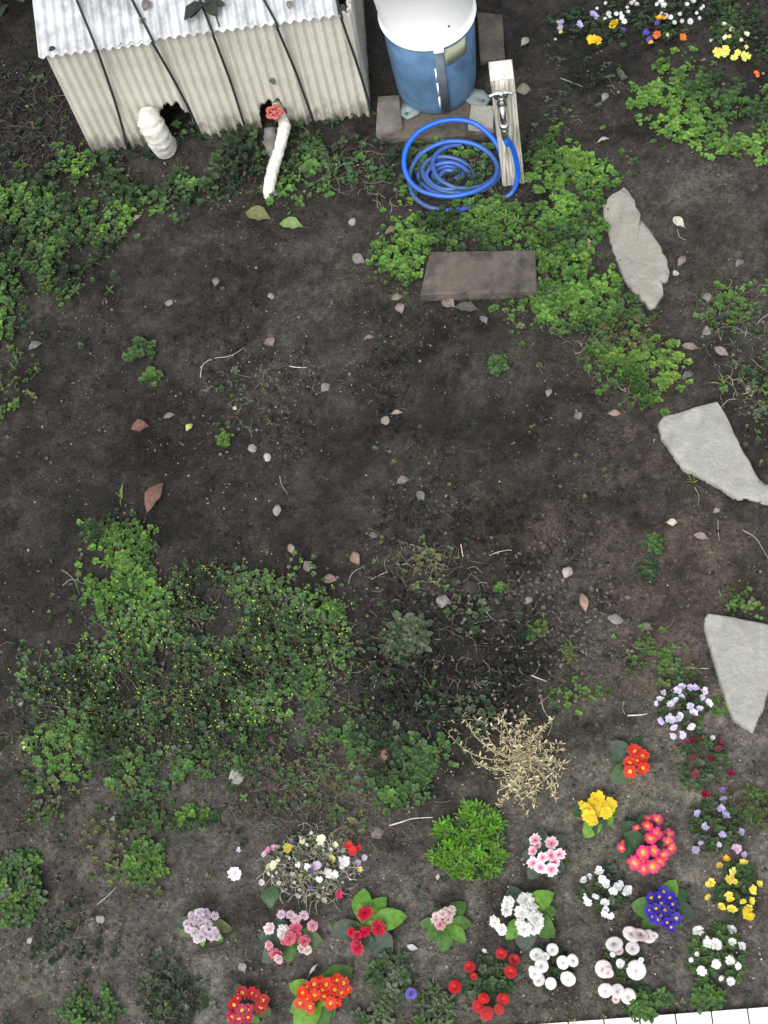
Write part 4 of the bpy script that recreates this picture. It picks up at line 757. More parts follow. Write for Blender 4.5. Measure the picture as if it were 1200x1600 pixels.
primrose('deep violet-blue primrose with cream eyes', 1038, 1422, zb, [(655, 250), (690, 245), (750, 280), (647, 305), (675, 298), (717, 308), (753, 333), (683, 350), (728, 365), (710, 222), (770, 345), (740, 250), (660, 335, 14), (700, 275), (745, 385, 13), (700, 330)],
         [(755, 155, 1.1, LG, 0), (555, 295, 1.2, MG, 0), (825, 205, 1., DG, 0), (865, 325, 1.1, GG_, 0), (615, 395, 1., MG, 0), (820, 280, 1., DG, 0), (800, 385, 1., MG, 0)], (.035, .018, .34), size=16)
primrose('crimson double primrose with few blooms among long bright leaves', 571, 1450, zc, [(213, 560, 20), (205, 575, 16), (272, 630, 20), (280, 640, 15), (210, 648, 17), (175, 665, 17), (148, 650, 13), (175, 722, 22)],
         [(190, 440, 1., LG, .0), (300, 475, .9, LG, 0), (410, 560, .9, LG, 0), (95, 625, 1., LG, 0), (45, 655, 1.1, GG_, 0), (340, 765, 1.2, GG_, 0), (270, 600, .7, LG, .02), (240, 760, 1., GG_, 0)], (.55, .012, .05), kind='double', fol=5)
primrose('small pale pink primrose in a rosette of green leaves', 697, 1445, zc, [(545, 590, 15), (575, 565, 15), (610, 560, 15), (600, 590, 14), (615, 545, 13), (590, 550, 12), (565, 615, 15, (.72, .36, .38)), (545, 575, 12)],
         [(675, 500, 1.1, MG, 0), (715, 605, 1., MG, 0), (690, 700, .9, LG, 0), (580, 745, 1.1, MG, 0), (465, 615, 1., MG, 0), (500, 690, 1., MG, 0), (525, 535, 1., DG, 0)], (.80, .62, .62), kind='double')
primrose('pale lilac-white primrose cluster standing alone at the left', 316, 1450, zd, [(215, 440, 14), (250, 455, 14), (285, 455, 13), (185, 470, 14), (220, 475, 14), (255, 490, 14), (200, 500, 14), (235, 515, 14), (160, 490, 13), (165, 515, 12), (195, 530, 14), (225, 550, 15), (270, 545, 15), (285, 525, 13), (205, 560, 12), (245, 435, 11), (295, 550, 12), (180, 450, 12)],
         [(370, 510, .8, (.12, .14, .06), 0), (115, 545, .9, (.12, .14, .06), 0), (170, 420, 1., MG, 0), (100, 475, .9, GG_, 0), (230, 595, .8, LG, 0), (325, 565, .8, LG, 0)], (.66, .56, .64), kind='double')
primrose('mixed white, salmon and rose primrose below the withered viola patch', 455, 1465, zd, [(545, 515, 17, (.8, .66, .68)), (610, 525, 18, (.84, .78, .78)), (605, 545, 14, (.84, .78, .78)), (665, 510, 17), (640, 560, 18), (615, 570, 13), (705, 570, 17), (695, 605, 14, (.82, .6, .58)), (720, 612, 15, (.84, .74, .66)), (545, 590, 15, (.8, .42, .5)), (575, 632, 19), (585, 655, 13, (.82, .55, .6)), (745, 500, 16, (.76, .36, .44)), (665, 470, 15, (.8, .6, .66)), (705, 452, 14, (.7, .5, .6)), (640, 450, 14, (.8, .6, .68)), (600, 448, 13, (.75, .6, .7)), (675, 545, 13)],
         [(560, 465, 1.1, GG_, 0), (635, 670, 1.2, MG, 0), (800, 570, 1.1, (.09, .13, .06), 0), (485, 560, 1.1, GG_, 0), (515, 680, 1., GG_, 0), (760, 620, 1., MG, 0), (775, 530, 1., GG_, 0)], (.66, .13, .2), kind='double')
primrose('dark crimson primrose with orange-yellow eyes, lowest at the left', 388, 1570, zd, [(415, 815, 17), (465, 820, 18), (510, 850, 18), (500, 882, 17), (380, 870, 18), (415, 895, 17, (.42, .01, .07)), (370, 925, 17, (.42, .01, .07)), (440, 893, 17, (.42, .01, .07)), (400, 935, 17, (.42, .01, .07)), (445, 925, 15, (.42, .01, .07)), (485, 835, 15), (395, 840, 13)],
         [(375, 775, 1.1, GG_, 0), (555, 905, 1.1, MG, 0), (490, 960, 1., MG, 0), (350, 960, 1., LG, 0)], (.40, .008, .02))
primrose('bright scarlet primrose with large lime green leaves at the bottom', 505, 1555, zd, [(755, 775), (810, 775), (860, 755), (890, 770), (700, 815), (755, 825), (830, 840), (690, 862), (735, 880), (850, 800), (880, 812), (790, 800), (830, 862), (720, 790), (780, 760, 14), (855, 860, 14), (910, 800, 12), (800, 830, 14), (720, 845)],
         [(800, 715, 1., LG, .01), (925, 680, 1.1, MG, 0), (630, 785, 1., LG, 0), (645, 920, 1.1, LG, 0), (670, 990, 1.1, LG, 0), (800, 925, .9, LG, .01), (925, 850, 1.1, GG_, 0), (800, 980, 1.1, MG, 0), (850, 930, 1., MG, 0)], (.70, .035, .012))
def violas(label, cx, cy, conv, FL, rpx, w, col, kind='viola', size=13, z=.05, n=70, fs=.0135, rim=None, col2=None, name='viola', cat='viola', nl=5, h=.05, off=(0, 0), tpl=T_SMALL, group='flowering plants of the bed', tilt=.3, eyes=True):
    t, p = plant(name, label, cat, cx, cy, group); bush(t, p, rpx, n, fs, w, nl=nl, h=h, tpl=tpl)
    for q in FL:
        x, y = conv(q[0], q[1]); s = q[2] if len(q) > 2 else size; c = q[3] if len(q) > 3 else col
        flower(t, p, x, y, s*random.uniform(.9, 1.1), kind, c, z*random.uniform(.7, 1.2), rim, col2, tilt, eyes)
    return t
LAV = (.70, .66, .84)
violas('lavender-white viola bush nearest the tip of the wedge-shaped flagstone', 1068, 1108, za, [(715, 130), (695, 160), (678, 178, 9), (795, 100, 16), (775, 120), (835, 105, 13, (.6, .5, .78)), (860, 105, 12, (.6, .5, .78)), (900, 120, 14), (890, 150, 11), (920, 178, 15), (795, 150, 12), (772, 162, 11), (745, 183, 16, (.55, .52, .66)), (835, 190), (850, 222, 16), (878, 205, 12, (.6, .56, .8)), (783, 245, 15), (745, 255, 16), (703, 258, 12, (.5, .42, .74)), (760, 290, 14), (838, 285, 15), (760, 328, 14), (800, 322, 16, (.66, .6, .84)), (790, 232, 10)], 36, {'dark': 5, 'mid': 2, 'grey': 2}, LAV, size=14)
violas('dark red cyclamen-like violas in grey-green leaves below the lavender bush', 1098, 1195, za, [(820, 358, 14), (785, 375, 11), (845, 355, 11), (885, 350, 13), (975, 370, 16), (965, 392, 11), (850, 435, 17), (925, 435, 11), (862, 505, 15), (1030, 505, 13, (.13, .008, .03)), (905, 600, 18)], 40, {'dark': 3, 'grey': 3, 'mid': 2}, (.17, .006, .022), n=85, eyes=False)
violas('lilac-purple viola plant between the red and the yellow one', 1116, 1290, za, [(985, 585, 13, (.34, .18, .62)), (992, 632, 14), (980, 672, 15), (870, 697, 14), (997, 705, 14), (910, 755, 14, (.5, .46, .66)), (985, 790, 14), (968, 835, 12, (.55, .52, .62)), (1070, 778, 14), (860, 862, 18), (1050, 855, 15, (.6, .4, .55)), (1085, 885, 13), (885, 830, 10)], 40, {'dark': 4, 'mid': 4, 'grey': 1}, (.40, .33, .58), n=85, eyes=False)
violas('yellow viola plant at the right edge above the white daisies', 1148, 1385, zb, [(1005, 70, 15, (.8, .45, .02)), (975, 100, 15), (1085, 90, 15), (1035, 125, 13, (.82, .74, .2)), (1018, 162, 15), (1045, 172, 12), (935, 175, 14), (925, 188, 11), (920, 245, 11), (1020, 235, 16), (1022, 250, 12), (1125, 210, 15), (1160, 183, 12), (1080, 262, 13), (1120, 262, 15), (985, 285, 14), (1030, 295, 15), (1108, 300, 16), (1106, 325, 18, (.82, .55, .01)), (1110, 335, 14, (.8, .5, .01))], 38, {'dark': 3, 'mid': 5}, (.82, .66, .08), n=85)
violas('white cyclamen-like viola with clustered blooms beside the violet-blue primrose', 945, 1393, zb, [(340, 165, 15), (365, 150, 13), (410, 125, 16), (425, 165, 16), (440, 185, 15), (465, 215, 14), (490, 200, 17), (510, 185, 13), (535, 215, 18), (550, 205, 11), (350, 245, 14), (358, 270, 15), (395, 240, 14), (435, 268, 16), (440, 300, 15), (435, 325, 12), (460, 332, 14), (480, 222, 12)], 36, {'dark': 5, 'grey': 2, 'mid': 1}, (.84, .85, .88), size=15, eyes=False)
violas('white daisies over fresh green foliage at the lower right', 1120, 1492, zb, [(875, 405, 15), (1028, 400, 15), (920, 465, 15), (957, 467, 17), (1032, 455, 13), (1075, 475, 14), (868, 512, 7), (840, 540, 6), (1020, 543, 16), (1057, 568, 13), (957, 560, 14), (890, 590, 15), (980, 625, 8), (1025, 640, 13), (915, 437, 6)], 42, {'bright': 3, 'mid': 5}, (.86, .86, .84), kind='daisy', n=150, fs=.011, name='daisy_plant', cat='daisies')
violas('pale pink pompon daisies with large round blooms near the white paving', 974, 1508, zb, [(480, 468, 27), (500, 495, 14, (.82, .66, .7)), (560, 422, 24), (600, 425, 22, (.82, .66, .7)), (640, 430, 21), (665, 425, 12), (565, 485, 18), (510, 556, 13), (430, 583, 25), (452, 598, 14, (.82, .66, .7)), (582, 588, 28), (605, 540, 8), (438, 683, 20), (495, 685, 18), (545, 710, 21), (487, 722, 13, (.76, .58, .6)), (472, 515, 8)], 30, {'dark': 4, 'mid': 3, 'olive': 2}, (.90, .85, .86), kind='pom', n=60, z=.06, name='pompon_daisy_plant', cat='daisies', tilt=.15)
violas('snow white pompon daisies in a ring, left of the pale pink ones', 864, 1510, zb, [(190, 492, 19), (117, 515, 19), (158, 523, 13), (140, 567, 20), (238, 552, 19), (283, 543, 19), (110, 603, 18), (127, 633, 20), (182, 650, 19), (262, 628, 20), (100, 590, 14)], 32, {'dark': 6, 'blk': 2}, (.91, .91, .91), kind='pom', n=50, z=.055, name='pompon_daisy_plant', cat='daisies', tilt=.12)
violas('red pompon daisies around a tight green cushion at the bottom', 765, 1532, zc, [(850, 750, 18), (910, 780, 19), (893, 835, 17), (703, 812, 18), (722, 855, 11), (633, 905, 18), (768, 958, 15), (742, 995, 17), (858, 962, 19), (840, 1010, 18), (782, 1030, 20)], 36, {'dark': 5, 'mid': 4, 'grey': 1}, (.50, .015, .02), kind='pom', rim=(.66, .06, .05), n=110, z=.05, name='pompon_daisy_plant', cat='daisies', tilt=.2, h=.045)
# withered mixed violas
wv = violas('withered mixed viola patch with multicoloured small blooms on grey stems', 490, 1352, zd, [(545, 150, 17, (.62, .2, .42)), (525, 165, 13, (.8, .6, .7)), (565, 135, 13, (.75, .4, .6)), (630, 135, 17, (.6, .52, .05)), (650, 115, 11, (.2, .12, .4)), (565, 215, 16, (.74, .74, .5)), (585, 200, 13, (.82, .82, .7)), (540, 225, 11, (.6, .62, .35)), (785, 100, 16, (.82, .82, .6)), (850, 122, 12, (.7, .7, .5)), (912, 125, 16, (.6, .02, .02)), (935, 150, 19, (.6, .02, .02)), (960, 135, 13, (.5, .02, .02)), (890, 195, 17), (880, 215, 12), (825, 255, 17), (845, 262, 14), (810, 240, 11), (760, 220, 17, (.62, .5, .66)), (740, 235, 11, (.16, .1, .2)), (720, 225, 13), (775, 280, 11), (870, 352, 15, (.5, .03, .1)), (510, 295, 13, (.6, .6, .55)), (740, 318, 9, (.16, .1, .4)), (965, 235, 11, (.6, .55, .2)), (955, 205, 13, (.4, .36, .5)), (835, 185, 12, (.6, .55, .15)), (680, 215, 9), (830, 145, 9), (700, 108, 9, (.7, .7, .5)), (590, 300, 9, (.55, .55, .5)), (985, 180, 12, (.5, .45, .6)), (800, 380, 9, (.5, .5, .42))],
       50, {'grey': 6, 'olive': 3, 'dark': 1}, (.82, .82, .80), n=60, fs=.011, h=.03, eyes=False)
mb = MB(); P0 = np.array(wv.location)
for i in range(260):
    a = random.uniform(0, 6.28); r = .125*math.sqrt(random.random()); x, y = r*math.cos(a)*1.25, r*math.sin(a); b = random.uniform(0, 6.28); l = random.uniform(.02, .07)
    tube(mb, spline([(x, y, .004), (x+l*.5*math.cos(b), y+l*.5*math.sin(b), .025*random.random()+.006), (x+l*math.cos(b+.6), y+l*math.sin(b+.6), .008)], 3), .0011, jit(random.choice(PALE+[(.36, .36, .3), (.3, .32, .22)]), .3), seg=4, cap=False)
for i in range(170):
    a = random.uniform(0, 6.28); r = .12*math.sqrt(random.random()); put(mb, random.choice((T_DEAD, T_ROUND)), (r*math.cos(a)*1.3, r*math.sin(a), random.uniform(.005, .03)), random.uniform(0, 6.28), random.uniform(-.2, .6), random.uniform(-.8, .8), random.uniform(.008, .02), jit(random.choice([(.2, .2, .17), (.3, .28, .24), (.14, .13, .10), (.36, .34, .3), (.12, .14, .09)]), .3), 1.)
mb.build('dry_stems', 'dry', wv)
# single blooms and leaves on the soil
def single(name, label, cat, px, py, kind, col, s, z=.012, stem=None):
    p = GG(px, py, z); me, em = fmesh(kind, col, None, 0, None); o = link(name, me, None, p)
    D = np.linalg.norm(p-np.array([0, 0, HC])); sc = s*D/FPX/.042
    # low bloom: squash its stalk into the soil
    o.scale = (sc, sc, sc*.6); o.rotation_euler = (.25, .15, random.uniform(0, 6)); return tag(o, label, cat)
single('fallen_bloom', 'lilac-white double bloom lying left of the withered violas', 'flower', 367, 1365, 'double', (.74, .70, .84), 22)
single('fallen_bloom', 'small white fallen bloom on bare soil above the lilac-white bloom', 'flower', 373, 1328, 'viola', (.6, .6, .66), 12)
def one_leaf(name, label, cat, px, py, L, ang, col, tpl=T_DEAD, ws=1.2, z=.006, curl=.1, m='dry', group=None):
    """centre pixel, length in px, image angle in degrees (counter-clockwise from +x)"""
    dx, dy = math.cos(R(ang))*L/2, -math.sin(R(ang))*L/2; a = GG(px-dx, py-dy, z); b = GG(px+dx, py+dy, z); d = b-a
    mb = MB(); n = np.hypot(d[0], d[1]); put(mb, tpl, (0, 0, 0), math.atan2(d[1], d[0]), curl*.3, random.uniform(-.35, .35), n, col, ws)
    if L > 15: a0 = math.atan2(-d[1], -d[0]); tube(mb, [(0, 0, 0), (n*.2*math.cos(a0), n*.2*math.sin(a0), .001)], .0008, np.array(col)*.8, seg=4, cap=False)
    return tag(mb.build(name, m, loc=a, smooth=True), label, cat, group)
one_leaf('broad_leaf', 'single large dark green leaf below the withered viola patch', 'leaf', 423, 1402, 34, 90, (.05, .10, .05), T_BIG, 1.3, .02, m='leaf')
# ---------------------------------------------------------------- weeds as individual plants
def weed(name, label, px, py, rpx, n, fs, w, tpl=T_SMALL, nl=5, h=.04, cat='weed', pitch=.5, ell=1., ws=1., group=None):
    t, p = plant(name, label, cat, px, py, group); bush(t, p, rpx, n, fs, w, tpl, nl, h, pitch, ell, ws=ws); return t, p
weed('mossy_plant', 'vivid green mossy mound just above the small pale pink primrose', 735, 1320, 55, 250, .028, {'moss': 7, 'fresh': 3, 'dark': 2}, tpl=T_LANCE, nl=7, h=.045, cat='mossy plant', pitch=.8, ws=1.2)
weed('leafy_weed', 'large rosette weed of oval leaves cut by the left edge near the bottom', 22, 1392, 54, 90, .030, {'mid': 5, 'bright': 3, 'grey': 3}, tpl=T_OVAL, nl=5, h=.08)
weed('leafy_weed', 'bright green seedling clump left of the lilac-white primrose', 226, 1350, 34, 70, .024, {'bright': 5, 'fresh': 2, 'mid': 2}, tpl=T_OVAL, nl=4, h=.04)
weed('leafy_weed', 'green weed at the bottom edge near the left corner', 145, 1588, 44, 60, .022, {'mid': 5, 'bright': 3, 'grey': 1}, tpl=T_OVAL, nl=4, h=.05)
weed('leafy_weed', 'dark feathery weed at the bottom left of the dark crimson primrose', 275, 1562, 46, 110, .018, {'blk': 4, 'dark': 4}, tpl=T_LANCE, nl=5, h=.03)
t, p = weed('leafy_weed', 'blue-green leafy weed with one violet bloom between scarlet primrose and red daisies', 612, 1530, 34, 44, .026, {'dark': 4, 'mid': 2, 'grey': 5}, tpl=T_OVAL, nl=5, h=.07)
flower(t, p, 642, 1552, 16, 'double', (.16, .12, .5), .05)
weed('leafy_weed', 'lower leafy weed at the bottom edge beside the scarlet primrose', 590, 1588, 30, 30, .024, {'mid': 5, 'grey': 3}, tpl=T_OVAL, nl=4, h=.04)
weed('leafy_weed', 'slim-leaved weed at the bottom edge left of the red daisies', 675, 1588, 36, 36, .032, {'grey': 4, 'mid': 4}, tpl=T_OVAL, nl=4, h=.04, ws=.6)
weed('leafy_weed', 'bright green weed leaning over the left end of the white paving', 1003, 1572, 20, 30, 0.027, {'mid': 4, 'bright': 4}, tpl=T_OVAL, nl=4, h=.06)
weed('leafy_weed', 'small weed on the soil between two paving-edge weeds', 1038, 1562, 11, 14, 0.017, {'mid': 4, 'bright': 2}, tpl=T_OVAL, nl=4, h=.03)
weed('leafy_weed', 'green weed below the white daisies at the paving edge', 1105, 1556, 22, 42, 0.020, {'mid': 4, 'bright': 4}, tpl=T_OVAL, nl=4, h=.05)
weed('leafy_weed', 'curved clump of clover-like leaves alone on the dark soil, upper part', 218, 548, 22, 30, .019, {'mid': 5, 'grey': 1}, tpl=T_ROUND, nl=4, h=.03, ell=1.2)
weed('leafy_weed', 'lower yellowish end of the lone clump on the dark soil', 240, 592, 17, 18, .018, {'mid': 3, 'bright': 2, 'olive': 1}, tpl=T_ROUND, nl=4, h=.03)
weed('leafy_weed', 'small round-leaved weed alone right of the middle', 1020, 853, 16, 20, .018, {'mid': 4, 'bright': 1}, tpl=T_ROUND, nl=4, h=.03)
weed('leafy_weed', 'darker small weed touching the lone round-leaved one from below', 1013, 888, 17, 18, .017, {'dark': 4, 'mid': 1}, tpl=T_ROUND, nl=4, h=.02)
weed('leafy_weed', 'tuft of round pale green leaves beside the dark withered heap', 838, 983, 15, 10, .019, {'olive': 2, 'bright': 2}, tpl=T_ROUND, nl=3, h=.04)
weed('leafy_weed', 'small ruffled green seedling on bare soil below the brown block', 779, 572, 17, 18, .021, {'mid': 5}, tpl=T_ROUND, nl=4, h=.02)
weed('leafy_weed', 'tiny lime sprout with litter near the white pebbles', 352, 686, 16, 26, .012, {'bright': 3, 'fresh': 3}, nl=4, h=.02)
weed('leafy_weed', 'brightest yellow-green sprig at the right rim of the chickweed mat', 520, 960, 18, 26, .02, {'fresh': 5, 'bright': 2}, tpl=T_OVAL, nl=4, h=.06, ws=1.3)
weed('leafy_weed', 'fresh green sprig at the lower right rim of the chickweed mat', 490, 1072, 24, 36, .018, {'bright': 5, 'mid': 2}, tpl=T_OVAL, nl=4, h=.05)
weed('leafy_weed', 'small blue-green seedling below the chickweed mat', 495, 1108, 16, 16, .022, {'mid': 5}, tpl=T_OVAL, nl=4, h=.02)
weed('leafy_weed', 'grey-green long-leaved weed on the dark withered heap', 638, 1002, 36, 20, .040, {'grey': 6, 'dark': 3}, tpl=T_OVAL, nl=4, h=.05, pitch=.2)
weed('leafy_weed', 'cluster of round lime leaves right below the weed mat', 305, 1282, 24, 16, .021, {'fresh': 3, 'bright': 4}, tpl=T_ROUND, nl=3, h=.03)
weed('leafy_weed', 'dark tuft at the top of the bright weed tip', 148, 832, 22, 40, .018, {'dark': 5, 'mid': 2}, tpl=T_LANCE, nl=6, h=.05)
weed('leafy_weed', 'tiny green tuft above the dark withered heap', 781, 918, 8, 8, .014, {'fresh': 3, 'bright': 2}, nl=4, h=.02)
weed('leafy_weed', 'lone pale weed at the left edge below the left ground cover', 24, 634, 9, 8, .018, {'bright': 2, 'yell': 1}, tpl=T_OVAL, nl=3, h=.02)
weed('leafy_weed', 'soft green patch of seedlings left of the wedge-shaped flagstone tip', 1126, 1107, 14, 14, .013, {'bright': 3, 'olive': 1}, nl=4, h=.01)
weed('leafy_weed', 'dry brown star-shaped weed right of the dark withered heap', 893, 1017, 15, 9, .026, {'olive': 1}, tpl=T_LANCE, nl=4, h=.02, pitch=.2)
weed('leafy_weed', 'flat dark seedling under the dark heap', 655, 1195, 26, 22, .023, {'mid': 4, 'grey': 2}, tpl=T_ROUND, nl=4, h=.02)
for (px, py, n_, lab) in ((190, 778, 5, 'lime grass tuft left of the longest dead leaf'), (1085, 755, 6, 'dry grass tuft at the lower left edge of the triangular flagstone'), (1130, 600, 6, 'thin grass tuft right of the yellow-green clump'), (660, 395, 3, 'single long grass blade at the top left corner of the brown block')):
    t, p = plant('grass_tuft', lab, 'grass', px, py, 'small grass tufts'); mb = MB()
    for k in range(n_): a = random.uniform(0, 6.28); put(mb, T_GRASS, (random.gauss(0, .004), random.gauss(0, .004), 0), a, random.uniform(.2, .9), 0, random.uniform(.03, .06), jit((.13, .19, .05), .3), .8)
    mb.build('foliage', 'leaf', t)
# grey-green broad-leaved plant in the top left corner
t, p = plant('shrub', 'grey-green broad-leaved shrub in the dark top left corner', 'shrub', 5, 20, None)
mb = MB()
for i in range(70):
    a = random.uniform(0, 6.28); r = .22*math.sqrt(random.random()); put(mb, T_OVAL, (r*math.cos(a)-.05, r*math.sin(a)+.05, random.uniform(.08, .35)), random.uniform(0, 6.28), random.uniform(-.4, .3), random.uniform(-.4, .4), random.uniform(.05, .09), jit((.06, .075, .06), .3), 1.1)
mb.build('foliage', 'leaf', t)
mb = MB()
for i in range(9): a = i*.7; tube(mb, [(0, 0, -.03), (.08*math.cos(a), .08*math.sin(a), .15), (.15*math.cos(a), .15*math.sin(a), .3)], .004, (.06, .05, .04), seg=5)
mb.build('stem', 'dry', t)
# dried straw-coloured plant
t, p = plant('dried_plant', 'sprawling straw-coloured dead plant above the mossy mound', 'dead plant', 815, 1190, None)
mb = MB()
STR = [(.38, .33, .20), (.30, .27, .16), (.46, .41, .28), (.24, .2, .13)]
ARMS = [(690, 1130), (735, 1128), (765, 1122), (790, 1120), (888, 1200), (880, 1165), (860, 1130), (785, 1258), (828, 1268), (860, 1250), (770, 1230), (795, 1245), (870, 1225), (745, 1190), (840, 1140), (815, 1130), (845, 1245)]
for (x, y) in ARMS*2:
    x += random.uniform(-12, 12); y += random.uniform(-10, 10); q = GG(x, y)-p; n_ = 7; pts = []; wob = random.uniform(-.03, .03)
    for i in range(n_): s = i/(n_-1); pts.append(np.array([q[0]*s+wob*math.sin(s*3.1)*q[1]*8, q[1]*s-wob*math.sin(s*3.1)*q[0]*8, .03*math.sin(math.pi*min(1, s*1.1))*random.uniform(.6, 1.2)+.006]))
    tube(mb, spline(pts, 3), .0013, jit(random.choice(STR), .2), seg=4, cap=False)
    for k in range(26):
        s = random.random()**.8; j = min(n_-2, int(s*(n_-1))); b = pts[j]+(pts[j+1]-pts[j])*random.random(); a = random.uniform(0, 6.28); l = random.uniform(.008, .022)
        put(mb, T_LANCE, b, a, random.uniform(-.2, .9), random.uniform(-1, 1), l, jit(random.choice(STR), .25), 1.2)
for i in range(900):
    a = random.uniform(0, 6.28); r = .10*random.random()**.8; x, y = r*math.cos(a)*.95, r*math.sin(a)*1.2
    put(mb, T_LANCE, (x, y, .035*(1-r/.13)*random.random()+.005), random.uniform(0, 6.28), random.uniform(-.3, 1.), random.uniform(-1, 1), random.uniform(.007, .017), jit(random.choice(STR), .25), .9)
mb.build('dry_foliage', 'dry', t)
# ---------------------------------------------------------------- top right flowers
ze = lambda x, y: (800+x/3, y/3)
violas('pale yellow viola plant in the top right corner', 1140, 55, ze, [(995, 115, 9, (.8, .82, .6)), (1030, 140, 11, (.8, .82, .55)), (1000, 175, 8, (.8, .82, .6)), (1018, 172, 6), (1097, 165, 12, (.8, .8, .6)), (1072, 188, 8, (.78, .8, .6)), (1097, 220, 7), (1055, 248, 14), (1042, 270, 12), (1095, 268, 15), (998, 240, 18), (965, 245, 16), (935, 190, 7, (.6, .6, .5))], 32, {'mid': 4, 'dark': 4}, (.80, .78, .16), n=80, group='pansies at the top right')
t = violas('dark-leaved pansy plant with orange and purple blooms', 1030, 45, ze, [(695, 90, 15, (.8, .45, .02)), (680, 112, 9, (.12, .06, .4)), (630, 155, 10, (.1, .05, .4)), (645, 185, 13, (.14, .06, .42)), (680, 165, 14, (.8, .18, .02)), (800, 178, 13, (.8, .2, .03)), (728, 165, 6, (.6, .62, .4)), (650, 200, 7, (.7, .4, .05)), (523, 145, 10, (.08, .05, .26))], 46, {'blk': 5, 'dark': 4}, (.5, .3, .1), n=120, group='pansies at the top right', eyes=False, nl=5)
violas('yellow pansy plant left of the orange and purple one', 945, 55, ze, [(385, 188, 16, (.78, .50, .01)), (405, 190, 12, (.78, .5, .01)), (368, 178, 11, (.78, .55, .02)), (478, 112, 13, (.75, .5, .02)), (470, 125, 10, (.75, .5, .02)), (487, 100, 8, (.75, .5, .02))], 34, {'blk': 4, 'dark': 5}, (.6, .5, .1), n=70, group='pansies at the top right', eyes=False)
violas('lilac pansy plant behind the tap post', 890, 40, ze, [(228, 108, 12, (.42, .36, .66)), (228, 130, 9, (.4, .36, .5)), (230, 152, 9, (.6, .6, .2)), (385, 75, 15), (375, 62, 9), (315, 115, 12), (205, 185, 5)], 38, {'blk': 4, 'dark': 5}, (.45, .42, .68), n=70, group='pansies at the top right', eyes=False)
single('viola_bloom', 'single orange bloom at the right edge below the pale yellow violas', 'flower', 1182, 116, 'viola', (.8, .16, .04), 14, .03)
for nm, cx, cy, pts in (('white alyssum plant at the top edge above the yellow pansy', 975, 12, [(440, 15), (560, 15), (585, 20), (455, 65), (490, 65), (510, 62), (527, 100), (437, 90), (460, 80), (545, 55), (570, 5), (400, 40), (540, 35), (515, 80)]), ('white alyssum plant at the top edge above the orange pansy', 1060, 10, [(682, 20), (712, 25), (720, 75), (745, 82), (762, 105), (797, 98), (787, 65), (820, 20), (850, 5), (885, 40), (865, 62), (878, 85), (895, 30), (835, 100), (700, 65), (700, 8)])):
    t, p = plant('alyssum', nm, 'alyssum', cx, cy, 'white alyssum at the top edge'); bush(t, p, 46, 90, .012, {'blk': 4, 'dark': 5}, nl=5, h=.05)
    for (x, y) in pts: X_, Y_ = ze(x, y); flower(t, p, X_, Y_, random.uniform(5, 9), 'daisy', (.66, .67, .68), .05, eyes=False)
